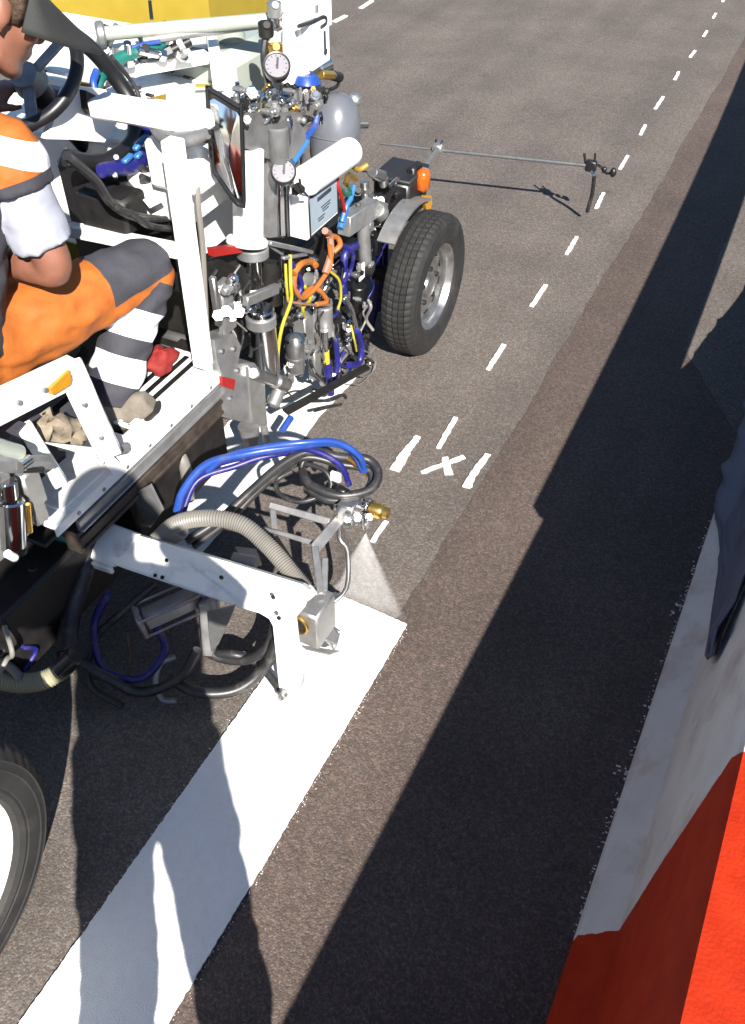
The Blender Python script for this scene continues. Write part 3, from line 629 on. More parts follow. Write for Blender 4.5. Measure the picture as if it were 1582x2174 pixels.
# rods and gauges
for q in [(597, 535, 603, 650), (608, 300, 612, 500), (588, 300, 592, 498), (640, 280, 646, 420)]:
    mb = MB(); mb.cyl(V(q[0], q[1], VC-.01), V(q[2], q[3], VC-.01), .0085, n=14); P('tie_rod', mb, 'chrome')
mb = MB(); mb.box(V(600, 320, VC-.06), (.05, .10, .16), bev=.006); P('manifold_block', mb, 'alu')
mb = MB(); mb.box(V(560, 275, VC-.03), (.04, .07, .10), bev=.006); P('manifold_block', mb, 'steel'); mb = MB(); mb.box(V(625, 255, VC-.03), (.05, .06, .06), bev=.006); P('manifold_block', mb, 'steel')
mb = MB(); mb.prism(VV(VC+.012, (506, 236), (556, 242), (638, 234), (650, 262), (648, 322), (604, 346), (566, 336), (508, 306)), (-.07, 0, 0)); P('manifold_block', mb, 'block_grey')
mb = MB(); mb.cyl(V(590, 268, VC+.03), V(594, 345, VC+.03), .028, n=22, bev=.005); P('cartridge', mb, 'block_grey')
mb = MB(); mb.prism(VV(VC-.01, (566, 340), (600, 352), (606, 500), (572, 505)), (-.02, 0, 0)); P('side_plate', mb, 'steel_dull')
mb = MB(); mb.prism(VV(VC-.05, (560, 300), (600, 300), (606, 505), (566, 505)), (-.03, 0, 0)); P('back_plate', mb, 'steel_dull')
mb = MB(); mb.tube(VV(-1.40, (428, 330), (420, 420), (430, 520), (436, 640), (440, 720)), .008, n=8); P('grey_hose', mb, 'grey_hose')
mb = MB(); mb.cyl(V(585, 262, VC), V(592, 300, VC), .040, n=24, bev=.006); P('manifold_cap', mb, 'steel')
for i in range(80):
    q = (random.uniform(500, 690), random.uniform(185, 262)); c = V(*q, VC+random.uniform(-.05, .035)); d = random.choice([X, Y, ZZ, TOCAM, (X+ZZ).normalized()])
    mb = MB(); r = random.uniform(.004, .011); mb.cyl(c-d*.018, c+d*.018, r, n=12, bev=.001).cyl(c-d*.006, c+d*.008, r*1.4, n=6)
    if random.random() < .25: mb.ell(c+d*.018, (r*1.2, r*1.2, r*1.2), n=10, m_=6)
    P('valve_fitting', mb, random.choice(['chrome', 'chrome', 'steel', 'alu', 'steel_dull', 'block_grey', 'dark_steel', 'dark_steel', 'brass']))
def gauge(c, d, r):
    d = Vector(d).normalized(); c = Vector(c)
    mb = MB(); mb.lathe([(r*.9, -.028), (r, -.024), (r*1.06, -.006), (r*1.08, .004), (r*1.02, .008), (r*.93, .007), (r*.92, .002), (.0005, .002)], c, d, 32); b_ = P('gauge', mb, 'gauge_rim', ang=30)
    mb = MB(); mb.cyl(c+d*.0025, c+d*.0035, r*.90, n=30); P('dial', mb, 'dial', b_)
    S, D, U_ = frame_of(d); mb = MB()
    for i in range(11):
        a_ = R(-45+27*i); e = S*math.cos(a_)+U_*math.sin(a_); mb.bar(c+d*.0042+e*r*.68, c+d*.0042+e*r*.82, .0018, .001, up=d)
    mb.bar(c+d*.0045-(U_*.25)*r, c+d*.0045+(U_*.62-S*.12)*r, .006, .001, up=d); mb.cyl(c+d*.004, c+d*.0055, r*.1, n=10); P('needle', mb, 'ink', b_)
    mb = MB(); mb.cyl(c-d*.02, c-d*.06, .010, n=8); P('gauge_stem', mb, 'brass', b_)
gd = Vector((.42, -.62, .66))
gauge(V(588, 140, -1.40), gd, .035); gauge(V(602, 364, -1.305), gd, .033)
# control box with its sun cover
fa, fb, fc, fd = V(650, 412, -1.315), V(719, 376, -1.315), V(719, 462, -1.315), V(654, 500, -1.315)
mb = MB(); cc = (fa+fb+fc+fd)/4; mb.box(cc-X*.042, (.082, (fb.y-fa.y)*1.02, (fa.z-fd.z+fb.z-fc.z)/2*1.06), bev=.004); cb = P('control_box', mb, 'white_clean')
mb = MB(); ly = (fb.y-fa.y)*.86; lz = .112; mb.box(cc, (.004, ly, lz), bev=.001); P('label_plate', mb, 'label_blue', cb)
mb = MB(); mb.box(cc+Vector((.0025, .005, .036)), (.002, ly*.5, .013), bev=.0005)
for dz, dy, l in [(.004, .012, .35), (-.004, .014, .30), (-.012, .010, .22), (-.024, -.018, .25), (-.032, -.02, .2)]: mb.box(cc+Vector((.0025, dy, dz)), (.002, ly*l, .0035), bev=.0005)
P('print', mb, 'ink', cb)
mb = MB(); fr_ = [cc+Vector((.003, s1*ly*.52, s2*lz*.54)) for s1, s2 in ((-1, -1), (1, -1), (1, 1), (-1, 1))]
for i in range(4): mb.bar(fr_[i], fr_[(i+1) % 4], .005, .005)
P('label_frame', mb, 'black', cb)
a_ = V(648, 385, -1.31); b_ = V(748, 318, -1.31)
mb = MB(); L_ = (b_-a_).length; mb.lathe([(.002, 0), (.040, .002), (.044, .008), (.044, L_-.03), (.041, L_-.012), (.030, L_), (.0005, L_+.006)], a_, b_-a_, 32); P('cylinder_cover', mb, 'white_clean', ang=30)
mb = MB(); mb.tube([V(652, 415, -1.28), V(640, 400, -1.27), V(636, 380, -1.27)], .004, n=6); P('cover_clip', mb, 'black_hose')
mb = MB(); mb.cyl(V(640, 402, -1.28), V(632, 396, -1.28), .012, n=12); mb.box(V(628, 405, -1.3), (.02, .02, .02)); P('clamp', mb, 'dark_steel')
mb = MB(); mb.tube(VV(-1.34, (600, 540), (570, 520), (560, 500)), .004, n=6); mb.bar(V(570, 515, -1.33), V(660, 535, -1.33), .02, .014); mb.bar(V(600, 548, -1.32), V(650, 540, -1.32), .014, .01); P('support_bracket', mb, 'steel_dull')
# electric motor and its terminal box
a_ = V(708, 340, -1.45); b_ = V(716, 232, -1.45)
mb = MB(); mb.lathe([(.05, 0), (.076, .004), (.080, .02), (.082, .09), (.078, .135), (.066, .172), (.045, .196), (.022, .206), (.0005, .208)], a_, b_-a_, 40); mt = P('air_tank', mb, 'tank_grey', ang=40)
mb = MB(); mb.torus(a_+(b_-a_).normalized()*.075, b_-a_, .082, .0022, 48, 6); P('weld_seam', mb, 'tank_grey', mt)
mb = MB(); mb.box(V(752, 212, -1.42), (.045, .05, .04), bev=.012); mb.box(V(752, 240, -1.44), (.02, .03, .03), bev=.004); P('terminal_box', mb, 'alu', mt)
mb = MB(); mb.cyl(V(756, 266, -1.42), V(778, 266, -1.42), .011, n=12, bev=.002); P('cable_gland', mb, 'chrome', mt)
mb = MB(); mb.tube(VV(-1.36, (628, 335), (645, 300), (668, 268), (674, 245)), .009, n=8); P('blue_cable', mb, 'blue_hose')
mb = MB(); mb.tube(VV(-1.35, (622, 345), (640, 318), (652, 300)), .009, n=8); P('blue_cable', mb, 'sky_blue')
# filter head beyond the column
mb = MB(); mb.cyl(V(650, 178, -1.46), V(650, 158, -1.46), .045, .036, n=20, bev=.004); P('blue_cap', mb, 'blue_hose')
mb = MB(); mb.cyl(V(652, 205, -1.46), V(650, 180, -1.46), .055, n=24, bev=.004); P('filter_head', mb, 'steel')
mb = MB(); mb.cyl(V(665, 150, -1.52), V(690, 138, -1.52), .035, n=20, bev=.006); P('coupling', mb, 'chrome')
mb = MB(); mb.cyl(V(680, 158, -1.48), V(708, 160, -1.48), .014, n=12, bev=.002); P('brass_valve', mb, 'brass')
mb = MB(); mb.cyl(V(706, 160, -1.48), V(722, 164, -1.48), .016, n=10, bev=.003); mb.tube(VV(-1.48, (700, 190), (716, 182), (722, 165)), .006, n=6); P('valve_knob', mb, 'black')
# white switch box on its stand
c = V(645, 86, -1.5); mb = MB(); mb.box(c, (.12, .11, .13), bev=.006); sb_ = P('switch_box', mb, 'white_clean')
mb = MB(); mb.box(c+Vector((.061, .02, .005)), (.002, .012, .05), bev=.0005); mb.cyl(c+Vector((.06, .02, -.028)), c+Vector((.064, .02, -.028)), .009, n=12); P('print', mb, 'ink', sb_)
mb = MB(); mb.box(V(645, 22, -1.53), (.13, .12, .10), bev=.006); mb.cyl(V(620, 60, -1.5), V(618, 175, -1.5), .028, n=18); mb.box(V(630, 150, -1.5), (.08, .06, .10), bev=.005); P('switch_box_stand', mb, 'white_clean')
mb = MB(); mb.tube(VV(-1.44, (636, 55), (665, 45), (688, 35), (692, 48), (680, 58)), .005, n=7); P('cable', mb, 'black_hose')
mb = MB(); mb.bar(V(632, 56, -1.45), V(672, 40, -1.45), .012, .01); mb.cyl(V(668, 10, -1.47), V(668, 25, -1.47), .012, n=10); P('cable_duct', mb, 'steel_dull')
for i, (q, v_) in enumerate([((565, 62), -1.5), ((575, 85), -1.5), ((585, 108), -1.47), ((572, 110), -1.52), ((590, 40), -1.55), ((583, 20), -1.55)]):
    mb = MB(); c = V(*q, v_); mb.cyl(c-ZZ*.02, c+ZZ*.02, .022, n=14, bev=.003); mb.cyl(c-TOCAM*.02, c+TOCAM*.03, .010, n=10); P('pipe_fitting', mb, ['dark_steel', 'white_clean', 'brass', 'dark_steel', 'chrome', 'alu'][i])
mb = MB(); mb.tube(VV(-1.5, (566, 70), (560, 120), (566, 160), (575, 185)), .010, n=8); P('cable', mb, 'black_hose')
# pumps
mb = MB(); mb.lathe([(.004, 0), (.022, .002), (.030, .012), (.031, .055), (.034, .058), (.034, .066), (.030, .069), (.030, .105), (.024, .125), (.015, .14), (.0005, .142)], V(628, 790, VC+.02), ZZ+X*.05, 28); P('filter_bowl', mb, 'steel', ang=30)
mb = MB(); mb.lathe([(.031, 0), (.0335, .002), (.0335, .008), (.031, .010)], V(627, 722, VC+.02), ZZ, 28); P('bowl_ring', mb, 'chrome')
mb = MB(); mb.cyl(V(690, 650, VC+.02), V(692, 712, VC+.02), .026, n=22, bev=.004); mb.cyl(V(660, 660, VC-.02), V(662, 700, VC-.02), .020, n=16); P('pump_head', mb, 'steel_dull')
mb = MB(); mb.box(V(668, 770, VC), (.03, .045, .12), bev=.004); mb.box(V(645, 710, VC-.03), (.05, .06, .16), bev=.004); P('pump_body', mb, 'alu')
mb = MB(); mb.cyl(V(690, 735, VC+.03), V(692, 762, VC+.03), .011, n=12); mb.cyl(V(688, 702, VC+.035), V(689, 735, VC+.035), .014, n=12); P('hose_tail', mb, 'chrome')
mb = MB(); mb.cyl(V(692, 745, VC+.032), V(694, 770, VC+.032), .012, n=10); P('yellow_band', mb, 'yellow_wire')
for pts, r in [([(694, 766), (698, 800), (702, 836)], .0145), ([(758, 702), (768, 735), (762, 770), (742, 775)], .013), ([(712, 715), (716, 770), (708, 820)], .010)]:
    mb = MB(); mb.tube([V(*q, VC+.03) for q in pts], r, n=12); P('navy_hose', mb, 'navy_hose')
mb = MB(); mb.tube(VV(VC+.02, (735, 635), (748, 660), (755, 690), (758, 710)), .008, n=8); P('steel_pipe', mb, 'chrome')
for i in range(26):
    q = (random.uniform(645, 785), random.uniform(645, 790)); c = V(*q, VC-.05+random.uniform(-.03, .03)); d = random.choice([X, Y, ZZ])
    mb = MB(); mb.cyl(c-d*.022, c+d*.022, random.uniform(.008, .018), n=12, bev=.002).cyl(c-d*.006, c+d*.008, .02, n=6); P('pump_fitting', mb, random.choice(['chrome', 'steel', 'dark_steel', 'dark_steel', 'alu', 'black']))
for i in range(60):
    q = (random.uniform(600, 790), random.uniform(545, 815)); c = V(*q, VC-.01+random.uniform(-.03, .04)); d = random.choice([X, Y, ZZ, ZZ, TOCAM]); r = random.uniform(.004, .011); mb = MB()
    mb.cyl(c-d*.016, c+d*.016, r, n=10, bev=.001).cyl(c-d*.005, c+d*.006, r*1.45, n=6); P('pump_fitting', mb, random.choice(['chrome', 'steel', 'dark_steel', 'block_grey', 'block_grey', 'alu', 'black', 'steel_dull']))
for i in range(26):
    q = (random.uniform(600, 800), random.uniform(520, 790)); pts = [V(q[0], q[1], VC+.02)]; dx = random.uniform(-12, 12)
    for k in range(3): pts.append(V(q[0]+dx*(k+1)+random.uniform(-14, 14), q[1]+22*(k+1)+random.uniform(-6, 6), VC+.02+random.uniform(-.03, .03)))
    mb = MB(); mb.tube(pts, random.choice([.0025, .003, .004, .006]), n=7, k=5); P('cable', mb, random.choice(['black_hose', 'black_hose', 'black_hose', 'steel_dull', 'navy_hose', 'grey_hose', 'yellow_wire']))
for i in range(20):
    q = (random.uniform(455, 560), random.uniform(560, 720)); pts = [V(q[0], q[1], VC-.02)]
    for k in range(2): pts.append(V(q[0]+random.uniform(-22, 22), q[1]+30*(k+1), VC-.02+random.uniform(-.02, .03)))
    mb = MB(); mb.tube(pts, random.choice([.003, .004, .006]), n=7, k=5); P('cable', mb, random.choice(['black_hose', 'steel_dull', 'grey_hose', 'black_hose']))
mb = MB(); mb.box(V(735, 700, VC-.08), (.08, .12, .20), bev=.01); P('pump_block', mb, 'dark_steel')
mb = MB(); mb.prism([Z(q[0], q[1], .33) for q in [(600, 872), (700, 818), (775, 776), (786, 784), (712, 826), (612, 882)]], (0, 0, .008)); P('base_tray', mb, 'dark_steel')
mb = MB(); mb.cyl(V(600, 862, VC+.03), V(640, 858, VC+.03), .010, n=10); P('tray_pipe', mb, 'white_clean')
mb = MB(); mb.tube(VV(VC+.03, (660, 850), (700, 850), (730, 838), (732, 856), (705, 862), (668, 872)), .006, n=7); P('cable', mb, 'black_hose')
mb = MB(); mb.tube(VV(VC+.02, (560, 862), (610, 846), (650, 826), (690, 832)), .004, n=7); P('cable', mb, 'black_hose')
mb = MB(); mb.tube(VV(VC+.05, (775, 745), (798, 760), (790, 790), (765, 815), (745, 815)), .0025, n=6); mb.tube(VV(VC+.05, (750, 790), (775, 800), (796, 780), (792, 740)), .0025, n=6); P('thin_wire', mb, 'steel_dull')
mb = MB(); mb.tube(VV(VC+.03, (598, 915), (610, 898), (618, 886)), .012, n=8); P('blue_fitting', mb, 'blue_hose')
# wires
for pts, col, r in [([(616, 540), (617, 600), (618, 638), (600, 690), (591, 740), (589, 778)], 'yellow_wire', .0055), ([(606, 560), (608, 600), (612, 645)], 'yellow_wire', .0045),
                    ([(700, 575), (720, 595), (724, 630), (718, 655)], 'yellow_wire', .0045), ([(745, 690), (752, 720), (757, 745)], 'yellow_wire', .004),
                    ([(624, 580), (640, 560), (662, 556), (672, 565)], 'orange_ribbon', .010), ([(628, 575), (625, 605), (640, 632), (664, 618), (690, 585), (702, 560), (700, 520)], 'orange_ribbon', .008),
                    ([(640, 632), (660, 612), (680, 618), (694, 640), (672, 646)], 'orange_ribbon', .008), ([(696, 500), (716, 505), (722, 520), (708, 535)], 'orange_ribbon', .009), ([(612, 640), (650, 646), (700, 648)], 'pink_ribbon', .004),
                    ([(690, 490), (700, 500), (702, 540), (690, 580)], 'pink_ribbon', .011), ([(716, 372), (718, 395), (726, 420), (732, 450)], 'red', .006), ([(724, 400), (736, 415), (745, 405)], 'green', .006),
                    ([(752, 395), (745, 420), (735, 440), (726, 470)], 'sky_blue', .008), ([(735, 440), (729, 462), (722, 485)], 'sky_blue', .012), ([(730, 388), (742, 400), (748, 425)], 'green', .005),
                    ([(728, 520), (750, 540), (742, 580), (728, 600)], 'navy_hose', .007), ([(740, 345), (760, 360), (780, 350)], 'gold', .008), ([(755, 380), (740, 372), (735, 392)], 'brass', .009), ([(620, 560), (640, 600), (635, 625)], 'navy_hose', .008)]:
    mb = MB(); mb.tube([V(*q, VC+.045+random.uniform(-.01, .01)) for q in pts], r, n=8); P('wire', mb, col)
mb = MB(); mb.cyl(V(655, 592, VC), V(672, 604, VC), .025, n=18, bev=.004); P('connector', mb, 'steel')
# steering knuckle, cylinder, blue hoses at the wheel
mb = MB(); mb.cyl(V(770, 470, -1.40), V(776, 560, -1.40), .024, n=18, bev=.003); P('ram_cylinder', mb, 'steel_dull'); mb = MB(); mb.cyl(V(800, 460, -1.42), V(800, 540, -1.42), .014, n=14); P('ram_cylinder', mb, 'steel_dull')
mb = MB(); mb.bar(V(730, 480, -1.40), V(790, 440, -1.40), .05, .07); mb.bar(V(790, 430, -1.42), V(840, 450, -1.42), .05, .03); P('suspension_arm', mb, 'steel_dull')
mb = MB(); mb.cyl(V(800, 445, -1.38), V(812, 455, -1.37), .03, n=16, bev=.004); P('pivot_boss', mb, 'alu')
for i in range(26):
    q = (random.uniform(745, 835), random.uniform(375, 500)); c = V(*q, -1.43+random.uniform(-.05, .03)); d = random.choice([X, Y, ZZ, TOCAM]); mb = MB(); r = random.uniform(.009, .018)
    mb.cyl(c-d*.03, c+d*.03, r, n=10, bev=.002).cyl(c-d*.006, c+d*.008, r*1.4, n=6); P('axle_fitting', mb, random.choice(['steel_dull', 'steel_dull', 'alu', 'dark_steel', 'brown_rail', 'steel']))
mb = MB(); mb.cyl(V(828, 395, -1.36), V(845, 380, -1.36), .008, n=8); mb.cyl(V(835, 420, -1.36), V(862, 388, -1.36), .009, n=8); mb.cyl(V(800, 485, -1.38), V(848, 482, -1.34), .006, n=8); P('lever_pin', mb, 'chrome')
mb = MB(); mb.cyl(V(790, 365, -1.40), V(812, 375, -1.40), .02, n=14, bev=.003); mb.cyl(V(812, 365, -1.40), V(814, 395, -1.40), .015, n=14, bev=.002); P('elbow_fitting', mb, 'steel')
for pts in ([(735, 570), (728, 600), (735, 640)], [(800, 500), (806, 560), (800, 630), (786, 700)], [(818, 500), (815, 580), (800, 660)], [(760, 520), (735, 535), (728, 575)]):
    mb = MB(); mb.tube([V(*q, -1.42) for q in pts], .015, n=12); P('navy_hose', mb, 'navy_hose')
mb = MB(); mb.box(V(768, 577, -1.38), (.006, .04, .062), bev=.002); P('white_tag', mb, 'white_clean')
mb = MB(); mb.cyl(V(762, 605, -1.40), V(757, 690, -1.42), .030, n=18, bev=.004); P('dark_housing', mb, 'black')
# front corner box with indicator lamp, mudguard and reflector
bc = V(850, 408, -1.385); mb = MB(); mb.box(bc, (.15, .17, .15), bev=.012); fbx = P('front_box', mb, 'black')
mb = MB(); mb.box(bc+ZZ*.082, (.155, .18, .014), bev=.005); P('box_lid', mb, 'black_matt', fbx)
c = V(898, 382, -1.30); mb = MB(); mb.box(c, (.050, .055, .085), bev=.016); P('indicator_lens', mb, 'amber', fbx, 50)
mb = MB(); mb.box(c-X*.034, (.03, .075, .105), bev=.006); P('indicator_housing', mb, 'black', fbx)
mb = MB(); cw = Vector((-1.26, 2.915, .272)); V_ = []; F = []
for i in range(25):
    a_ = R(66+62*i/24)
    for xx, rr in ((-.075, .300), (-.075, .310), (-.005, .310), (-.005, .300)): V_.append(cw+X*xx+Vector((0, math.cos(a_), math.sin(a_)))*rr)
for i in range(24):
    for k in range(4): F.append((i*4+k, i*4+(k+1) % 4, i*4+4+(k+1) % 4, i*4+4+k))
F += [(3, 2, 1, 0), (96, 97, 98, 99)]
mb.add(V_, F); P('mudguard', mb, 'steel_dull', ang=50)
mb = MB(); mb.prism(VV(-1.285, (901, 415), (916, 415), (918, 432), (912, 452), (905, 445)), (-.012, 0, 0)); P('reflector', mb, 'reflector')
# guide pole reaching ahead of the front wheel, with its hanging pointer
zp = .31
a_ = Z(806, 304, zp); b_ = Z(930, 318, zp); c_ = Z(1255, 352, zp); d_ = Z(1302, 366, zp)
mb = MB(); mb.cyl(a_, b_+(b_-a_).normalized()*.1, .006, n=12); P('guide_pole', mb, 'pole_grey')
mb = MB(); mb.cyl(b_, c_, .0085, n=12); P('guide_pole', mb, 'pole_grey')
mb = MB(); mb.box(b_+ZZ*.01, (.05, .05, .04), bev=.006); mb.bar(Vector((-1.33, 3.02, .60)), b_, .02, .03); P('pole_clamp', mb, 'alu')
for dx in (-.012, .02):
    mb = MB(); mb.cyl(b_+Vector((dx, 0, .02)), b_+Vector((dx, 0, .05)), .006, n=6); P('bolt', mb, 'chrome')
mb = MB(); mb.box(c_, (.05, .03, .05), bev=.005); mb.cyl(c_+Vector((-.025, 0, .0)), c_+Vector((-.04, 0, .05)), .006, n=6); mb.cyl(c_+Vector((.015, 0, .0)), c_+Vector((.01, 0, .06)), .005, n=6); mb.tube([c_, c_.lerp(d_, .35)+ZZ*.012, c_.lerp(d_, .7)-ZZ*.012, d_], .006, n=6); mb.ell(d_, (.015, .015, .022)); mb.ell(c_.lerp(d_, .6), (.012, .012, .016)); P('pointer_clamp', mb, 'black')
tip = Z(1247, 449, .055); hd = Z(1262, 372, zp-.03)
mb = MB(); mb.tube([hd, hd.lerp(tip, .5)+Vector((.006, .004, 0)), tip], .0095, n=8); P('pointer_strap', mb, 'black_hose')
mb = MB(); mb.cyl(c_-ZZ*.01, hd, .008, n=8); P('pointer_link', mb, 'chrome')

# ---- old line on the road under the machine
film('old_painted_line', [(-1.65, 1.50, 0), (-1.362, 1.52, 0), (-1.358, 2.62, 0), (-1.64, 2.62, 0)], .0005, .004, 'mark_paint', road, .003, .03)

# ---- spray arm reaching out over the stripe
arm_pts = [(165, 1168, 1.15), (232, 1120, 1.235), (340, 1150, 1.235), (460, 1186, 1.235), (560, 1216, 1.235), (640, 1240, 1.235), (655, 1252, 1.23), (640, 1290, 1.20), (622, 1312, 1.19), (636, 1440, 1.18), (626, 1470, 1.18), (604, 1482, 1.18), (594, 1470, 1.18), (580, 1330, 1.18), (572, 1314, 1.175), (552, 1302, 1.17), (515, 1291, 1.16), (400, 1253, 1.15), (262, 1206, 1.15)]
mb = MB(); mb.prism([U(*q) for q in arm_pts], (0, .018, -.014)); P('spray_arm', mb, 'white', ang=20)
mb = MB(); mb.prism([U(q[0], q[1], q[2]-.006) for q in [(150, 1165, 1.15), (232, 1112, 1.235), (292, 1134, 1.235), (240, 1204, 1.15), (160, 1180, 1.15)]], (0, .012, -.010)); P('arm_sleeve', mb, 'white', ang=20)
mb = MB(); mb.bar(U(150, 1182, 1.14), U(240, 1212, 1.14), .012, .02); P('arm_lip', mb, 'white')
ARM_O = U(400, 1253, 1.15); ARM_N = (U(232, 1120, 1.235)-ARM_O).cross(U(560, 1216, 1.235)-ARM_O).normalized()
if ARM_N.z < 0: ARM_N = -ARM_N
for q in [(276, 1176), (298, 1176), (354, 1190), (330, 1222), (345, 1226), (580, 1268), (592, 1312), (470, 1226)]:
    c = plane_hit(q, ARM_O, ARM_N); mb = MB(); mb.cyl(c-ARM_N*.004, c+ARM_N*.003, .005, n=8); P('rivet', mb, 'dark_steel')
mb = MB(); c = U(604, 1470, 1.172); mb.cyl(c, c+Vector((.0, -.018, .0)), .014, n=14, bev=.003); mb.cyl(c+Vector((.0, -.018, .0)), c+Vector((.0, -.026, 0)), .008, n=6); P('arm_roller', mb, 'steel')
mb = MB(); c = Z(636, 1446, .03); mb.cyl(c-X*.006, c+X*.006, .022, n=20, bev=.002); P('guide_wheel', mb, 'steel_dull')
# bracket tube and splash plate at the arm's end
mb = MB(); c = Z(668, 1310, .22); mb.box(c, (.075, .10, .13), (X, Y, ZZ), .006); P('end_bracket', mb, 'alu')
mb = MB(); c2 = c+Vector((-.02, -.052, .02)); mb.cyl(c2, c2-Y*.004, .028, n=24); P('bracket_bore', mb, 'black')
mb = MB(); mb.torus(c2-Y*.004, Y, .030, .005, 28, 8); P('bore_ring', mb, 'brass')
mb = MB(); mb.prism([Z(q[0], q[1], .06) for q in [(640, 1372), (722, 1384), (700, 1392), (650, 1380)]], (0, 0, .006)); mb.prism([Z(q[0], q[1], .10) for q in [(700, 1340), (722, 1350), (716, 1372), (694, 1362)]], (0, 0, .01)); P('splash_plate', mb, 'steel_dull')
mb = MB(); mb.bar(Z(683, 1305, .10), Z(728, 1268, .10), .06, .006); P('shield_plate', mb, 'white_clean')
mb = MB(); mb.bar(Z(690, 1350, .08), Z(712, 1375, .08), .012, .02); mb.bar(Z(700, 1328, .09), Z(722, 1345, .09), .01, .016); P('shield_clip', mb, 'steel')
# linkage that carries the gun
def link(pts, w, t, mt_='steel', name='linkage_bar'):
    for a_, b_ in zip(pts, pts[1:]):
        mb = MB(); mb.bar(a_, b_, w, t, up=TOCAM, bev=.002); P(name, mb, mt_)
link([Z(668, 1165, .33), Z(738, 1082, .34)], .030, .008, 'steel_dull'); link([Z(668, 1160, .335), Z(682, 1262, .30)], .020, .008, 'alu'); link([Z(690, 1185, .32), Z(688, 1255, .29), Z(664, 1275, .27)], .018, .007, 'alu')
mb = MB(); mb.tube([Z(722, 1110, .30), Z(722, 1145, .28), Z(738, 1170, .25), Z(736, 1248, .16), Z(700, 1285, .12)], .007, n=10, k=4); P('stay_rod', mb, 'steel')
mb = MB(); mb.bar(Z(572, 1072, .34), Z(700, 1108, .34), .020, .008, up=TOCAM); P('stay_bar', mb, 'steel_dull')
mb = MB(); mb.bar(Z(560, 1122, .30), Z(664, 1152, .32), .014, .010, up=TOCAM); P('stay_bar', mb, 'steel_dull')
mb = MB(); mb.bar(Z(578, 1072, .33), Z(584, 1132, .30), .018, .008, up=TOCAM); P('stay_bar', mb, 'alu')
mb = MB(); mb.bar(Z(585, 1140, .30), Z(640, 1225, .33), .014, .010, up=TOCAM); P('stay_bar', mb, 'dark_steel')
mb = MB(); mb.prism([Z(q[0], q[1], .12) for q in [(500, 1165), (545, 1170), (556, 1200), (520, 1210)]], (0, 0, .01)); P('ram_plate', mb, 'alu')
mb = MB(); mb.cyl(Z(495, 1185, .2), Z(545, 1195, .2), .018, n=14); P('lift_ram', mb, 'alu')
# spray gun
g0 = Vector((-.835, 1.63, .365))
mb = MB(); mb.box(Z(742, 1082, .36), (.05, .06, .07), bev=.005); P('gun_body', mb, 'steel')
mb = MB(); mb.cyl(Z(762, 1078, .35), Z(788, 1080, .35), .017, n=16, bev=.003); P('gun_barrel', mb, 'chrome')
a_ = Z(786, 1080, .35); mb = MB(); mb.lathe([(.018, 0), (.023, .003), (.0235, .03), (.021, .036), (.017, .040), (.017, .052), (.012, .056), (.0005, .056)], a_, X+Y*.1, 24); P('brass_nozzle', mb, 'brass', ang=30)
mb = MB(); c = Z(772, 1112, .325); mb.cyl(c+ZZ*.03, c, .014, n=14, bev=.002); mb.cyl(c, c-ZZ*.02, .009, .005, n=12); P('spray_tip', mb, 'steel')
for i in range(16):
    q = (random.uniform(722, 785), random.uniform(1050, 1115)); c = Z(*q, .36+random.uniform(-.03, .02)); d = random.choice([X, Y, ZZ, TOCAM]); r = random.uniform(.005, .011); mb = MB()
    mb.cyl(c-d*.016, c+d*.016, r, n=10, bev=.001).cyl(c-d*.004, c+d*.006, r*1.4, n=6); P('gun_fitting', mb, random.choice(['chrome', 'steel', 'alu', 'steel']))
mb = MB(); c = Z(752, 988, .44)
for i in range(4): mb.cyl(c+Vector((.012*i-.02, .01*i, -.02*i+.02)), c+Vector((.012*i, .01*i+.01, -.02*i+.0)), .009, n=8)
P('brass_coupling', mb, 'brass')
mb = MB(); mb.box(Z(713, 1012, .40), (.03, .012, .03), (X, Y, ZZ), .002); P('white_tag', mb, 'white_clean')
# hoses to the gun
def hose(pts, r, mt_, name='hose', n=12): 
    mb = MB(); mb.tube([Z(*q) for q in pts], r, n=n); return P(name, mb, mt_)
hose([(375, 1085, .40), (390, 1040, .46), (440, 985, .52), (530, 962, .55), (620, 948, .55), (700, 940, .53), (748, 958, .49), (772, 1000, .42)], .0105, 'blue_hose')
hose([(380, 1090, .38), (400, 1030, .45), (450, 990, .50), (530, 968, .53), (600, 958, .53), (660, 955, .50), (720, 985, .45), (742, 1030, .38)], .0085, 'navy_hose')
hose([(385, 1095, .36), (420, 1020, .42), (500, 990, .44), (560, 970, .45), (650, 958, .46), (700, 975, .44), (738, 1010, .40)], .0085, 'navy_hose')
hose([(440, 1000, .50), (480, 970, .54), (560, 950, .56), (640, 940, .57), (710, 938, .55), (760, 965, .50), (775, 1000, .42)], .0085, 'blue_hose')
hose([(395, 1150, .30), (470, 1100, .33), (530, 1045, .38), (600, 985, .45), (660, 958, .48), (720, 970, .46), (780, 975, .44), (803, 1005, .42), (785, 1040, .40), (720, 1052, .40), (660, 1030, .41), (640, 1000, .42)], .0125, 'black_hose')
hose([(410, 1160, .28), (490, 1100, .31), (560, 1030, .38), (640, 972, .45), (720, 985, .43), (785, 1000, .41), (775, 1045, .38), (700, 1062, .37), (650, 1035, .38)], .011, 'black_hose')
hose([(600, 1000, .38), (640, 985, .40), (690, 1000, .40), (700, 1040, .36), (640, 1065, .34), (595, 1050, .34), (588, 1020, .35), (620, 1000, .37)], .007, 'black_hose')
hose([(660, 960, .45), (640, 990, .42), (650, 1030, .39), (690, 1050, .38), (735, 1065, .37)], .008, 'black_hose')
mb = MB(); mb.box(Z(725, 1042, .405), (.03, .02, .02)); P('cable_tie', mb, 'black')
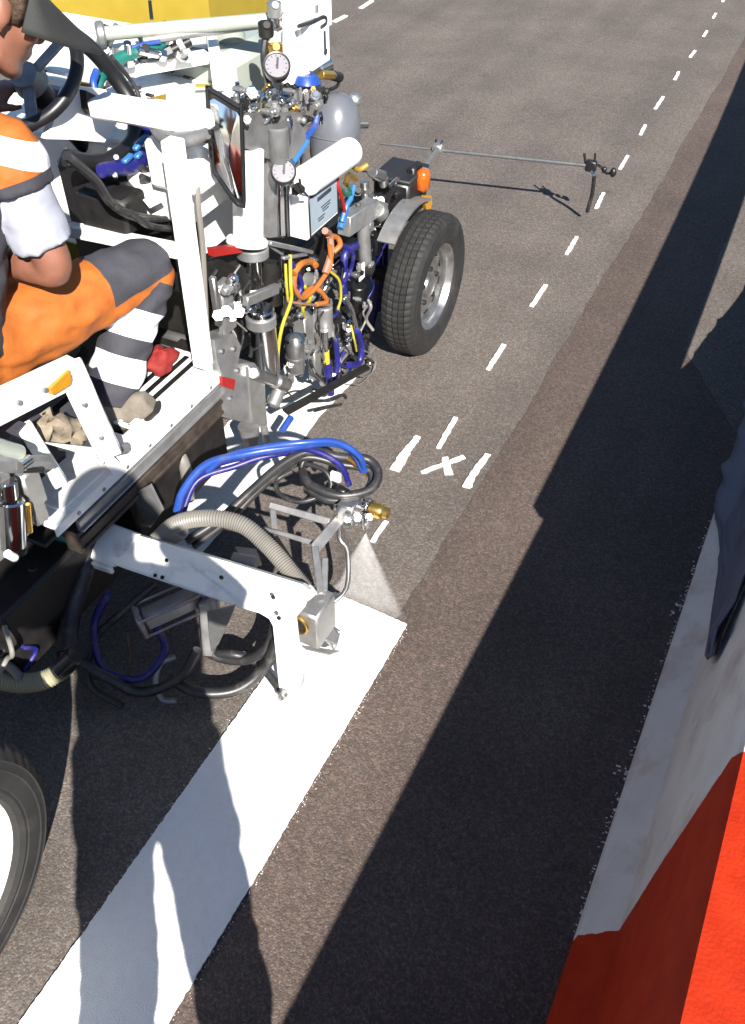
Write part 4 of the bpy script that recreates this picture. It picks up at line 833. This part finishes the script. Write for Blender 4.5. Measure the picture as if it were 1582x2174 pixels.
def corrugated(name, pts, r, amp, mt_, k=24):
    Q = spline([Z(*q) for q in pts], k); mb = MB()
    rs = [r+(amp if i % 2 else -amp*.4) for i in range(len(Q))]; T = [(Q[min(i+1, len(Q)-1)]-Q[max(i-1, 0)]).normalized() for i in range(len(Q))]
    S, D, U_ = frame_of(T[0]); fr = []
    for i in range(len(Q)):
        if i: q_ = T[i-1].rotation_difference(T[i]); S = q_ @ S; U_ = q_ @ U_
        fr.append((S, U_))
    mb.rings(Q, rs, 16, True, fr); return P(name, mb, mt_, ang=30)
corrugated('corrugated_hose', [(330, 1150, .34), (375, 1112, .42), (440, 1100, .46), (510, 1112, .46), (565, 1155, .43), (610, 1205, .40), (648, 1250, .36)], .0205, .0022, 'grey_hose', 26)
mb = MB(); mb.cyl(Z(628, 1225, .375), Z(664, 1268, .34), .017, n=16, bev=.003); P('hose_cuff', mb, 'white_clean')
mb = MB(); mb.cyl(Z(385, 1122, .40), Z(340, 1150, .34), .027, n=16, bev=.004); P('hose_cuff', mb, 'grey_hose')
corrugated('corrugated_hose', [(-90, 1400, .22), (-30, 1432, .20), (30, 1450, .19), (90, 1445, .20), (135, 1418, .22), (150, 1395, .24)], .022, .003, 'cream_hose', 20)
mb = MB(); mb.cyl(Z(120, 1428, .21), Z(160, 1392, .25), .026, n=16, bev=.004); P('hose_cuff', mb, 'black')
# gear slung under the platform, in the shade
mb = MB(); mb.tube([Z(188, 1170, .34), Z(175, 1230, .30), Z(150, 1310, .24), Z(140, 1390, .22)], .026, n=16); P('down_pipe', mb, 'black_hose')
ca = Z(300, 1318, .22); cb2 = Z(425, 1262, .24); dd = (cb2-ca).normalized(); mb = MB(); mb.bar(ca, cb2, .055, .055, bev=.012); ac = P('air_cylinder', mb, 'steel_dull')
mb = MB(); mb.bar(ca-dd*.012, ca+dd*.004, .075, .075, bev=.008); P('cylinder_cap', mb, 'alu', ac); mb = MB(); mb.bar(cb2, cb2+dd*.016, .075, .075, bev=.008); P('cylinder_cap', mb, 'alu', ac)
mb = MB()
for s1, s2 in ((1, 1), (-1, 1), (1, -1), (-1, -1)):
    S, D, U_ = frame_of(dd); mb.cyl(ca+S*s1*.032+U_*s2*.032, cb2+S*s1*.032+U_*s2*.032, .004, n=8)
P('cylinder_rods', mb, 'steel', ac)
mb = MB(); mb.bar(Z(437, 1275, .26), Z(445, 1385, .10), .03, .04); mb.bar(Z(455, 1270, .26), Z(462, 1350, .14), .02, .03); P('hanger', mb, 'steel_dull')
mb = MB(); mb.prism([U(q[0], q[1], 1.13) for q in [(440, 1300), (500, 1285), (490, 1310), (462, 1370), (448, 1385)]], (0, .006, 0)); P('hanger_plate', mb, 'alu')
hose([(440, 1385, .09), (480, 1400, .08), (530, 1400, .10), (570, 1370, .16), (585, 1320, .24)], .013, 'black_hose')
hose([(360, 1440, .08), (420, 1470, .07), (500, 1465, .06), (560, 1420, .10), (588, 1360, .20)], .015, 'black_hose')
hose([(445, 1390, .08), (500, 1390, .10), (550, 1410, .06), (598, 1468, .03)], .012, 'black_hose')
hose([(372, 1395, .10), (340, 1410, .09), (330, 1450, .06), (345, 1485, .03), (375, 1488, .03)], .008, 'steel_dull', 'wire_loop')
hose([(160, 1400, .15), (230, 1440, .10), (300, 1470, .06), (380, 1440, .10), (420, 1380, .18)], .014, 'black_hose')
hose([(230, 1260, .3), (200, 1330, .2), (220, 1420, .1), (300, 1440, .08), (350, 1380, .12), (330, 1330, .2)], .011, 'navy_hose')
hose([(330, 1240, .28), (260, 1300, .24), (200, 1360, .16), (190, 1450, .08), (260, 1500, .05)], .010, 'black_hose')
hose([(270, 1340, .22), (275, 1400, .14), (270, 1455, .06)], .004, 'brown_rail', 'drip_line')
mb = MB(); mb.box((-1.52, 1.05, .30), (.26, .40, .22), bev=.01); P('lower_housing', mb, 'dark_steel')
mb = MB(); mb.box((-1.47, 1.55, .30), (.18, .45, .20), bev=.01); P('lower_housing', mb, 'dark_steel')
mb = MB(); mb.box((-1.80, .62, .33), (.34, .34, .20), bev=.02); P('lower_housing', mb, 'dark_steel')
random.seed(21)
for i in range(14):
    q = (random.uniform(-60, 110), random.uniform(1180, 1330)); z0 = random.uniform(.22, .42); pts = [(q[0], q[1], z0)]
    for k in range(3): pts.append((q[0]+random.uniform(-60, 70), q[1]+40*(k+1)+random.uniform(-25, 25), z0-.04*(k+1)))
    hose(pts, random.choice([.006, .009, .012]), random.choice(['black_hose', 'black_hose', 'black_hose', 'navy_hose', 'grey_hose']), 'hose', 9)
for i in range(10):
    q = (random.uniform(-50, 100), random.uniform(1180, 1380)); c = Z(q[0], q[1], random.uniform(.2, .38)); d = random.choice([X, Y, ZZ]); r = random.uniform(.01, .022); mb = MB()
    mb.cyl(c-d*.04, c+d*.04, r, n=12, bev=.003).cyl(c-d*.008, c+d*.01, r*1.4, n=6); P('pipe_fitting', mb, random.choice(['dark_steel', 'black', 'block_grey', 'steel_dull']))
mb = MB(); mb.box((-1.86, 2.4, .36), (.5, .9, .22), bev=.02); P('engine_block', mb, 'dark_steel')
mb = MB(); mb.cyl(Z(120, 1128, .42), Z(158, 1148, .40), .022, n=14, bev=.003); mb.cyl(Z(155, 1150, .395), Z(165, 1180, .36), .016, n=12); P('teal_coupling', mb, 'teal')
mb = MB(); mb.cyl(Z(375, 925, .42), Z(378, 958, .38), .022, n=14, bev=.003); P('teal_coupling', mb, 'teal')
mb = MB(); mb.tube([Z(378, 955, .38), Z(395, 1000, .34), Z(400, 1060, .32)], .018, n=12); P('grey_pipe', mb, 'grey_hose')
mb = MB(); mb.prism([U(q[0], q[1], 1.33) for q in [(282, 1048), (318, 1030), (345, 1085), (318, 1120), (300, 1100)]], (0, .008, 0)); P('hanger_plate', mb, 'steel_dull')
mb = MB(); mb.prism(VV(-1.345, (230, 960), (258, 985), (252, 1005), (240, 1010), (228, 985)), (-.006, 0, 0)); P('beam_tongue', mb, 'white')
mb = MB(); mb.cyl(V(243, 958, -1.34), V(268, 952, -1.34), .014, n=12, bev=.002); P('beam_pin', mb, 'steel_dull')
# hydraulic valve bank behind the platform
mb = MB(); mb.cyl(V(-60, 930, -1.26), V(42, 962, -1.26), .017, n=18, bev=.003); P('valve_handle_grip', mb, 'tank')
mb = MB(); mb.bar(V(-40, 985, -1.25), V(105, 985, -1.27), .03, .035, bev=.01); P('valve_lever', mb, 'steel_dull')
mb = MB(); mb.bar(V(50, 998, -1.25), V(92, 996, -1.25), .012, .012, bev=.004); P('lever_slot', mb, 'black')
mb = MB(); mb.cyl(V(60, 975, -1.25), V(40, 990, -1.24), .011, n=10); P('lever_pin', mb, 'chrome')
mb = MB(); mb.cyl(V(20, 1060, -1.27), V(25, 1160, -1.27), .030, n=22, bev=.004); mb.cyl(V(12, 1020, -1.27), V(16, 1058, -1.27), .022, n=18, bev=.003); P('relief_valve', mb, 'chrome')
mb = MB(); mb.box(V(65, 1035, -1.29), (.03, .05, .10), bev=.006); mb.box(V(78, 1085, -1.30), (.03, .04, .06), bev=.006); mb.box(V(-20, 1090, -1.30), (.06, .12, .20), bev=.01); P('valve_block', mb, 'alu')
mb = MB(); mb.cyl(V(58, 1070, -1.265), V(62, 1130, -1.265), .008, n=10, bev=.001); P('brass_spindle', mb, 'brass')
mb = MB(); mb.cyl(V(40, 1100, -1.26), V(48, 1145, -1.26), .009, n=10, bev=.001); mb.cyl(V(15, 1175, -1.22), V(32, 1185, -1.22), .009, n=10, bev=.001); P('valve_spindle', mb, 'white_clean')
for i in range(12):
    q = (random.uniform(-30, 70), random.uniform(1010, 1180)); c = V(*q, -1.29+random.uniform(-.02, .02)); d = random.choice([X, Y, ZZ]); r = random.uniform(.008, .014); mb = MB()
    mb.cyl(c-d*.02, c+d*.02, r, n=10, bev=.002).cyl(c-d*.006, c+d*.006, r*1.4, n=6); P('valve_fitting', mb, random.choice(['chrome', 'steel', 'dark_steel', 'alu']))

# ---- paint mist under the tip
ap = Vector((-.803, 1.575, .285)); mb = MB(); k = 9; V_ = []
for z_, hw, hy_ in ((.305, .004, .004), (.20, .052, .012), (.10, .100, .018), (.009, .145, .022)):
    for i in range(16):
        a_ = 2*math.pi*i/16; V_.append((ap.x+hw*math.cos(a_), ap.y+hy_*math.sin(a_), z_))
F = [(j*16+i, j*16+(i+1) % 16, (j+1)*16+(i+1) % 16, (j+1)*16+i) for j in range(3) for i in range(16)] + [tuple(range(16))[::-1], tuple(48+i for i in range(16))]
mm = bpy.data.materials.new('paint_mist'); mm.use_nodes = True; nt = mm.node_tree; nt.nodes.remove(nt.nodes['Principled BSDF'])
pv_ = nt.nodes.new('ShaderNodeVolumePrincipled'); pv_.inputs['Color'].default_value = (.95, .95, .96, 1); pv_.inputs['Anisotropy'].default_value = -.35
tc = nt.nodes.new('ShaderNodeTexCoord'); sx = nt.nodes.new('ShaderNodeSeparateXYZ'); nt.links.new(tc.outputs['Object'], sx.inputs[0])
def vmath(op, a_, b_=None, c_=None):
    n_ = nt.nodes.new('ShaderNodeMath'); n_.operation = op
    for k, q in enumerate((a_, b_, c_)):
        if q is None: continue
        if isinstance(q, (int, float)): n_.inputs[k].default_value = q
        else: nt.links.new(q, n_.inputs[k])
    return n_.outputs[0]
half = vmath('MULTIPLY_ADD', vmath('SUBTRACT', .300, sx.outputs['Z']), .137/.291, .003)
rad = vmath('DIVIDE', vmath('ABSOLUTE', vmath('ADD', sx.outputs['X'], .803)), half)
sm_ = nt.nodes.new('ShaderNodeMapRange'); sm_.interpolation_type = 'SMOOTHSTEP'; nt.links.new(rad, sm_.inputs['Value']); sm_.inputs['From Min'].default_value = .72; sm_.inputs['From Max'].default_value = 1.0; sm_.inputs['To Min'].default_value = 1; sm_.inputs['To Max'].default_value = 0
dens = vmath('DIVIDE', .45, vmath('ADD', half, .004))
nzv = nt.nodes.new('ShaderNodeTexNoise'); nzv.inputs['Scale'].default_value = 70; nzv.inputs['Detail'].default_value = 3; nt.links.new(tc.outputs['Object'], nzv.inputs['Vector'])
nt.links.new(vmath('MULTIPLY', vmath('MULTIPLY', dens, sm_.outputs[0]), vmath('MULTIPLY_ADD', nzv.outputs['Fac'], 1.6, .2)), pv_.inputs['Density']); nt.links.new(pv_.outputs[0], nt.nodes['Material Output'].inputs['Volume'])
mist = mb.add(V_, F).build('paint_spray', mm); tag(mist, 'fan of white paint mist between the spray tip and the stripe', 'paint spray', kind='stuff')

# ------------------------------------------------------------------ people
def solid(mb, name, voxel, smooth=6, f=.6):
    me = mb.mesh(name+'_raw', M['skin']); o_ = bpy.data.objects.new(name+'_raw', me); COL.objects.link(o_)
    r_ = o_.modifiers.new('r', 'REMESH'); r_.mode = 'VOXEL'; r_.voxel_size = voxel
    s_ = o_.modifiers.new('s', 'SMOOTH'); s_.iterations = smooth; s_.factor = f
    dg = bpy.context.evaluated_depsgraph_get(); out = bpy.data.meshes.new_from_object(o_.evaluated_get(dg)); out.name = name
    bpy.data.objects.remove(o_, do_unlink=True); bpy.data.meshes.remove(me)
    for p in out.polygons: p.use_smooth = True
    return out
def fold(me, fn):
    co = [v_.co.copy() for v_ in me.vertices]; no = [v_.normal.copy() for v_ in me.vertices]
    flat = []
    for c_, n_ in zip(co, no): flat += list(c_+n_*fn(c_))
    me.vertices.foreach_set('co', flat); me.update()
def cut(me, planes):
    bm = bmesh.new(); bm.from_mesh(me)
    for co, no in planes: bmesh.ops.bisect_plane(bm, geom=bm.verts[:]+bm.edges[:]+bm.faces[:], plane_co=co, plane_no=no)
    bm.to_mesh(me); bm.free()
    for p in me.polygons: p.use_smooth = True
def place(me, name, mats, parent, pick=None):
    me.materials.clear()
    for q in mats: me.materials.append(M[q])
    if pick:
        for p in me.polygons: p.material_index = pick(p.center, p.normal)
    o_ = bpy.data.objects.new(name, me); COL.objects.link(o_); attach(o_, parent); return o_
def hand(mb, wr, d, pn, side, curl=.7, s_=1.0):
    """palm and five fingers; d points along the hand, pn out of the palm, side towards the thumb"""
    d = Vector(d).normalized(); pn = (Vector(pn)-d*Vector(pn).dot(d)).normalized(); sd = d.cross(pn).normalized()
    if sd.dot(Vector(side)) < 0: sd = -sd
    wr = Vector(wr); c = wr+d*.05*s_
    mb.ell(c, (.042*s_, .017*s_, .052*s_), (sd, pn, d)); mb.ell(wr+d*.035*s_+sd*.022*s_+pn*.006, (.018*s_, .016*s_, .034*s_), (sd, pn, d))
    for i, (off, l) in enumerate([(.030, .072), (.010, .082), (-.010, .076), (-.030, .060)]):
        p = c+d*.040*s_+sd*off*s_; pts = [p-d*.02]; a_ = 0; q = p
        for seg, fr in enumerate((.42, .32, .26)):
            a_ += curl*(.55+.3*seg); q = q+(d*math.cos(a_)+pn*math.sin(a_))*l*fr*s_; pts.append(q)
        mb.tube([pts[0], p]+pts[1:], [.0095*s_, .0095*s_, .009*s_, .0083*s_, .0072*s_], n=8, k=4)
    t0 = wr+d*.022*s_+sd*.026*s_; t1 = t0+(d*.55+sd*.75+pn*.25).normalized()*.040*s_; t2 = t1+(d*.8+sd*.2+pn*.5).normalized()*.032*s_
    mb.tube([t0, t1, t2], [.0125*s_, .011*s_, .0085*s_], n=8, k=4)
def head(mb, c, f, u):
    f = Vector(f).normalized(); r = f.cross(Vector(u)).normalized(); u = r.cross(f).normalized(); c = Vector(c); A = (r, f, u)
    L_ = lambda a_, b_, z_: c+r*a_+f*b_+u*z_
    mb.ell(L_(0, -.012, .030), (.077, .098, .092), A, 20, 12); mb.ell(L_(0, .022, -.035), (.062, .074, .092), A, 18, 12)
    mb.ell(L_(0, .066, -.108), (.030, .026, .022), A); mb.tube([L_(-.055, -.005, -.08), L_(-.03, .055, -.105), L_(.03, .055, -.105), L_(.055, -.005, -.08)], .018, n=8)
    mb.tube([L_(0, .092, .012), L_(0, .106, -.012), L_(0, .122, -.036)], [.009, .011, .0155], n=8); mb.ell(L_(.011, .106, -.04), (.009, .012, .008), A); mb.ell(L_(-.011, .106, -.04), (.009, .012, .008), A)
    mb.tube([L_(-.048, .070, .020), L_(-.02, .092, .024), L_(.02, .092, .024), L_(.048, .070, .020)], .011, n=8)
    mb.ell(L_(0, .090, -.064), (.024, .014, .008), A); mb.ell(L_(0, .088, -.077), (.021, .013, .008), A)
    for s_ in (-1, 1):
        mb.ell(L_(s_*.040, .066, -.030), (.024, .026, .022), A); mb.ell(L_(s_*.079, -.008, -.012), (.009, .020, .033), A)
    return L_, A
def limb(mb, pts, rs, n=14): mb.tube(pts, rs, n=n, k=5)

def make_person(name, loc, J, clothes, label, voxel=.008):
    root = empty(name, loc); tag(root, label, 'person')
    j = {k: Vector(q) for k, q in J.items() if not isinstance(q, (int, float))}
    # the body, one continuous surface
    b_ = MB(); L_, A = head(b_, j['head'], J['face'], J['crown'])
    b_.tube([j['neck']-ZZ*.03, j['neck']+(j['head']-j['neck'])*.45, L_(0, -.02, -.05)], [.062, .054, .058], n=14)
    b_.tube([j['pelvis'], j['waist'], j['chest'], j['neck']-ZZ*.02], [(.155, .105), (.135, .10), (.155, .11), (.07, .06)], n=18, up=Vector(J['fwd']))
    for s_ in 'RL':
        limb(b_, [j['chest'].lerp(j['sh'+s_], .5), j['sh'+s_], j['sh'+s_].lerp(j['el'+s_], .5), j['el'+s_], j['el'+s_].lerp(j['wr'+s_], .3), j['wr'+s_]], [.06, .056, .047, .039, .042, .027])
        limb(b_, [j['hip'+s_], j['hip'+s_].lerp(j['kn'+s_], .5), j['kn'+s_], j['kn'+s_].lerp(j['an'+s_], .35), j['an'+s_]], [.085, .072, .053, .055, .038])
        d = (j['wr'+s_]-j['el'+s_]).normalized(); hand(b_, j['wr'+s_], J.get('hd'+s_, d), J['palm'+s_], J['thumb'+s_], J.get('curl', .6))
        b_.tube([j['an'+s_], j['an'+s_].lerp(j['toe'+s_], .4)-ZZ*.02, j['an'+s_].lerp(j['toe'+s_], .8)], [.034, .026, .016], n=10)
    body = place(solid(b_, 'body', voxel, 4), 'body', ['skin'], root)
    # eyes, hair
    for s_ in (-1, 1):
        mb = MB(); mb.ell(L_(s_*.031, .0795, .002), (.0125, .0105, .0070), A, 14, 8); ey = mb.build('eye', 'eye', root, 80)
        mb = MB(); mb.ell(L_(s_*.033, .0885, .000), (.0060, .0032, .0060), A, 10, 6); mb.build('iris', 'iris', ey, 80)
        mb = MB(); mb.tube([L_(s_*.014, .100, .020), L_(s_*.034, .094, .026), L_(s_*.052, .076, .020)], [.004, .0055, .003], n=6); mb.build('eyebrow', 'hair', root, 80)
    mb = MB(); mb.ell(L_(0, -.022, .028), (.083, .100, .098), A, 22, 14); mb.ell(L_(0, -.05, -.02), (.070, .062, .075), A, 16, 10)
    for s_ in (-1, 1): mb.tube([L_(s_*.074, .022, .05), L_(s_*.074, .028, .01), L_(s_*.070, .026, -.02)], [(.012, .012), (.010, .012), (.005, .008)], n=8)
    place(solid(mb, 'hair', .008, 2), 'hair', ['hair'], root)
    # cap: crown and bent peak
    V_ = []; F = []; n1, n2 = 24, 7
    for i in range(n2+1):
        t = i/n2*math.pi/2
        for k in range(n1):
            a_ = 2*math.pi*k/n1; V_.append(L_(.091*math.cos(a_)*math.cos(t), -.008+.112*math.sin(a_)*math.cos(t), .042+.092*math.sin(t)))
    F = [(i*n1+k, i*n1+(k+1) % n1, (i+1)*n1+(k+1) % n1, (i+1)*n1+k) for i in range(n2) for k in range(n1)]
    mb = MB(); mb.add(V_, F); cp = mb.build('cap', clothes['cap'], root, 80); md = cp.modifiers.new('t', 'SOLIDIFY'); md.thickness = .004
    V_ = []; m1, m2 = 15, 7
    for i in range(m2):
        for k in range(m1):
            a_ = R(22+136*k/(m1-1)); w = i/(m2-1); ex = J.get('peak', .085)*w*max(0, math.sin((a_-R(22))/R(136)*math.pi))**.6
            xx = .094*math.cos(a_); V_.append(L_(xx*(1-.02*w), -.008+.110*math.sin(a_)+ex, .046-.26*abs(xx)**1.4*w*1.6-.060*w))
    F = [(i*m1+k, i*m1+k+1, (i+1)*m1+k+1, (i+1)*m1+k) for i in range(m2-1) for k in range(m1-1)]
    mb = MB(); mb.add(V_, F); pk = mb.build('peak', clothes['cap'], cp, 80); md = pk.modifiers.new('t', 'SOLIDIFY'); md.thickness = .004; md.offset = 0
    # trousers
    mb = MB(); mb.tube([j['pelvis']-(j['waist']-j['pelvis'])*.5, j['pelvis'], j['waist']], [(.150, .11), (.180, .128), (.155, .118)], n=20, up=Vector(J['fwd']))
    kn = {}
    for s_ in 'RL':
        h, k_, an = j['hip'+s_], j['kn'+s_], j['an'+s_]; limb(mb, [h, h.lerp(k_, .33), h.lerp(k_, .7), k_, k_.lerp(an, .3), k_.lerp(an, .65), an-(an-k_)*.02], [.105, .100, .088, .080, .076, .070, .066], 18)
        kn[s_] = (h, k_, an)
    me = solid(mb, 'trousers', .009, 5)
    fold(me, lambda q: .011*noise.noise((q.x*9+q.z*12, q.y*9, q.z*16))+.006*noise.noise((q.x*26, q.y*20+q.z*18, q.z*30+3))-.006*abs(noise.noise((q.x*8+q.y*14, q.z*22, 5))))
    def pick_tr(c_, n_):
        best = None
        for s_, (h, k_, an) in kn.items():
            bis = (an-k_).normalized()-(h-k_).normalized()
            nm, a_, b2 = ('s', k_, an) if (c_-k_).dot(bis) > 0 else ('t', h, k_)
            d = b2-a_; t = max(0, min(1, (c_-a_).dot(d)/d.dot(d))); dist = (c_-a_-d*t).length
            if best is None or dist < best[0]: best = (dist, nm, t)
        return clothes['trouser_pick'](best[1], best[2], c_)
    if 'trouser_cuts' in clothes: cut(me, clothes['trouser_cuts'](kn))
    place(me, 'trousers', clothes['trousers'], root, pick_tr)
    # shirt with short or long sleeves
    mb = MB(); mb.tube([j['pelvis'], j['waist'], j['chest'], j['neck']-ZZ*.035], [(.165, .12), (.155, .118), (.178, .128), (.085, .075)], n=20, up=Vector(J['fwd']))
    for s_ in 'RL':
        sh, el, wr = j['sh'+s_], j['el'+s_], j['wr'+s_]; q = clothes['sleeve']
        pts = [j['chest'].lerp(sh, .5), sh, sh.lerp(el, .5), sh.lerp(el, min(q, 1))]; rs = [.060, .060, .064, .068]
        if q > 1: pts += [el.lerp(wr, .5), el.lerp(wr, .92)]; rs = [.060, .060, .060, .056, .05, .04]
        limb(mb, pts, rs, 16)
    me = solid(mb, 'shirt', .009, 4)
    fold(me, lambda q: .008*noise.noise((q.x*14+q.z*12, q.y*14, q.z*16))+.004*noise.noise((q.x*36, q.y*30+q.z*18, q.z*30+3)))
    place(me, 'shirt', [clothes['shirt']], root)
    # waistcoat
    mb = MB(); mb.tube([j['pelvis']+ZZ*.02, j['waist'], j['chest'], j['neck']-ZZ*.045], [(.185, .135), (.175, .133), (.192, .142), (.105, .09)], n=22, up=Vector(J['fwd']))
    for s_ in 'RL': limb(mb, [j['chest'].lerp(j['neck'], .7), j['chest'].lerp(j['sh'+s_], .72)+ZZ*.012, j['sh'+s_]+ZZ*.004, j['sh'+s_].lerp(j['el'+s_], .30)], [.078, .082, .082, .079], 16)
    me = solid(mb, 'waistcoat', .009, 4)
    fold(me, lambda q: .009*noise.noise((q.x*14+q.z*9, q.y*14, q.z*14))+.004*noise.noise((q.x*36, q.y*30+q.z*18, q.z*30+3)))
    if 'vest_cuts' in clothes: cut(me, clothes['vest_cuts'])
    place(me, 'waistcoat', clothes['vest'], root, clothes['vest_pick'])
    # boots
    for s_ in 'RL':
        an, to = j['an'+s_], j['toe'+s_]; mb = MB(); mb.tube([an+(j['kn'+s_]-an)*.22, an, an.lerp(to, .35)-ZZ*.025, an.lerp(to, .75)-ZZ*.01, to], [(.052, .052), (.052, .055), (.048, .046), (.048, .036), (.038, .026)], n=14); mb.ell(an-ZZ*.035-(to-an)*.15, (.042, .05, .04))
        bt = place(solid(mb, 'boot', .008, 4), 'boot', ['boot'], root)
        mb = MB(); mb.tube([an-(to-an)*.32-ZZ*.072, an.lerp(to, .3)-ZZ*.068, an.lerp(to, .8)-ZZ*.045, to+(to-an)*.12-ZZ*.022], [(.040, .012), (.040, .012), (.046, .012), (.030, .010)], n=12); mb.build('sole', 'black_matt', bt)
    return root

PATCH = (Vector((-1.5, 1.68, .862)), Vector((-.25, .0, 1)).normalized())
def driver_tr(seg, t, c_):
    if seg == 't': return 1 if (t > .66 and (c_-PATCH[0]).dot(PATCH[1]) > 0) else 0
    if t < .12: return 1 if (c_-PATCH[0]).dot(PATCH[1]) > 0 or t > .04 else 0
    if .26 < t < .46 or .60 < t < .80: return 2
    return 1
def driver_cuts(kn):
    h, k_, an = kn['R']; out = [(h.lerp(k_, .66), k_-h), PATCH, (k_, (an-k_).normalized()-(h-k_).normalized())]
    for t in (.04, .12, .26, .46, .60, .80): out.append((k_.lerp(an, t), an-k_))
    return out
BAND_AX = Vector((.15, .42, 1)).normalized(); BAND_C = Vector((-1.65, 1.26, 1.20)); SHR, ELR = Vector((-1.495, 1.32, 1.315)), Vector((-1.425, 1.315, 1.085))
ARM_AX = (ELR-SHR).normalized()
def driver_vest(c_, n_):
    # silver band round the chest, charcoal edging at the arm holes
    t = (c_-BAND_C).dot(BAND_AX)-.135
    if (c_-SHR).dot(ARM_AX) > .048 and c_.x > -1.565: return 2
    return 1 if .01 < t < .062 else 0
driver_vest_cuts = [(BAND_C+BAND_AX*.145, BAND_AX), (BAND_C+BAND_AX*.197, BAND_AX), (SHR+ARM_AX*.048, ARM_AX)]
make_person('person', (-1.68, 1.3, .5), dict(
    pelvis=(-1.68, 1.15, .90), waist=(-1.67, 1.17, 1.04), chest=(-1.655, 1.25, 1.245), neck=(-1.64, 1.31, 1.40), head=(-1.585, 1.478, 1.548), face=(.36, .82, -.50), crown=(0, 0, 1), fwd=(0, 1, 0),
    shR=(-1.495, 1.32, 1.315), elR=(-1.425, 1.315, 1.085), wrR=(-1.66, 1.34, 1.03), shL=(-1.82, 1.31, 1.325), elL=(-1.93, 1.50, 1.16), wrL=(-1.915, 1.665, 1.22),
    hipR=(-1.60, 1.20, .90), knR=(-1.50, 1.68, .875), anR=(-1.515, 1.455, .575), toeR=(-1.405, 1.505, .60), hipL=(-1.77, 1.20, .90), knL=(-1.86, 1.62, .88), anL=(-1.84, 1.52, .58), toeL=(-1.85, 1.70, .54),
    palmR=(0, 0, -1), thumbR=(0, 1, 0), palmL=(0, .3, -1), thumbL=(1, 0, 0), peak=.15),
    dict(cap='cap', trousers=['orange', 'grey_cloth', 'silver_tape'], trouser_pick=driver_tr, trouser_cuts=driver_cuts, vest_cuts=driver_vest_cuts, shirt='tshirt', sleeve=.80, vest=['orange', 'silver_tape', 'grey_cloth'], vest_pick=driver_vest),
    'driver in orange workwear and dark cap seated on the marking machine')

# the man whose shadow falls over the stripe stands beside the barrier, just below the picture's edge
def W(xr, yf, z): q = _rt*xr + _fh*yf; return (q.x, q.y, z)
make_person('person', W(-.23, -.02, 0), dict(
    pelvis=W(-.235, .0, 1.04), waist=W(-.235, -.01, 1.19), chest=W(-.225, -.02, 1.41), neck=W(-.225, -.02, 1.585), head=W(-.225, .0, 1.745), face=tuple(_fh*.9-_zz*.35), crown=(0, 0, 1), fwd=tuple(_fh),
    shR=W(-.035, -.03, 1.53), elR=W(.045, -.01, 1.50), wrR=W(-.10, .02, 1.68), shL=W(-.415, -.03, 1.53), elL=W(-.495, -.01, 1.50), wrL=W(-.35, .02, 1.68),
    hipR=W(-.145, .0, 1.0), knR=W(-.118, .02, .55), anR=W(-.085, -.02, .10), toeR=W(-.06, .13, .045), hipL=W(-.33, .0, 1.0), knL=W(-.352, .02, .55), anL=W(-.385, -.02, .10), toeL=W(-.41, .13, .045),
    palmR=tuple(_rt*-1), thumbR=(0, 0, 1), palmL=tuple(_rt), thumbL=(0, 0, 1), hdR=tuple(_zz*.8-_rt*.5), hdL=tuple(_zz*.8+_rt*.5)),
    dict(cap='cap', trousers=['grey_cloth'], trouser_pick=lambda s_, t, n_: 0, shirt='tshirt', sleeve=1.5, vest=['orange', 'silver_tape'], vest_pick=lambda c_, n_: 1 if 1.14 < c_.z < 1.20 else 0),
    'standing person by the barrier casting the long-legged shadow over the white stripe', .012)

# ------------------------------------------------------------------ loose things on the platform
def rag(name, c, size, material, label, cat, seed):
    random.seed(seed); mb = MB(); V_ = []; n1, n2 = 22, 11; ph = [random.uniform(0, 6) for _ in range(6)]
    for i in range(n2+1):
        t = math.pi*i/n2
        for k in range(n1):
            a_ = 2*math.pi*k/n1; d = Vector((math.cos(a_)*math.sin(t), math.sin(a_)*math.sin(t), -math.cos(t)))
            w = 1+.16*math.sin(3*a_+ph[0]+2*t)+.10*math.sin(5*a_+ph[1]-3*t)+.08*math.sin(7*t+ph[2]+a_)
            V_.append(Vector(c)+Vector((d.x*size[0], d.y*size[1], max(d.z, -.7)*size[2]))*w)
    mb.add(V_, [(i*n1+k, i*n1+(k+1) % n1, (i+1)*n1+(k+1) % n1, (i+1)*n1+k) for i in range(n2) for k in range(n1)])
    return tag(mb.build(name, material, None, 80), label, cat)
rag('rag', V(340, 765, -1.49)+ZZ*.0, (.040, .055, .032), 'red_cloth', 'crumpled bright red cloth lying on the slotted step', 'cloth', 3)
mb = MB(); V_ = []; 
for i in range(9):
    for k in range(9):
        q = V(82+100*k/8+6*(i/8), 880+62*i/8-8*math.sin(k*.9), -1.365); V_.append(q+Vector((.012*math.sin(i*1.3+k), .008*math.sin(k*2.1), .012*math.sin(i*.9+k*1.7))))
mb.add(V_, [(i*9+k, i*9+k+1, (i+1)*9+k+1, (i+1)*9+k) for i in range(8) for k in range(8)])
o = tag(mb.build('sack', 'cardboard', None, 70), 'dusty beige sacking lying behind the white side guard', 'sack'); md = o.modifiers.new('t', 'SOLIDIFY'); md.thickness = .006
for o in bpy.data.objects:
    if '_w' in o: del o['_w']
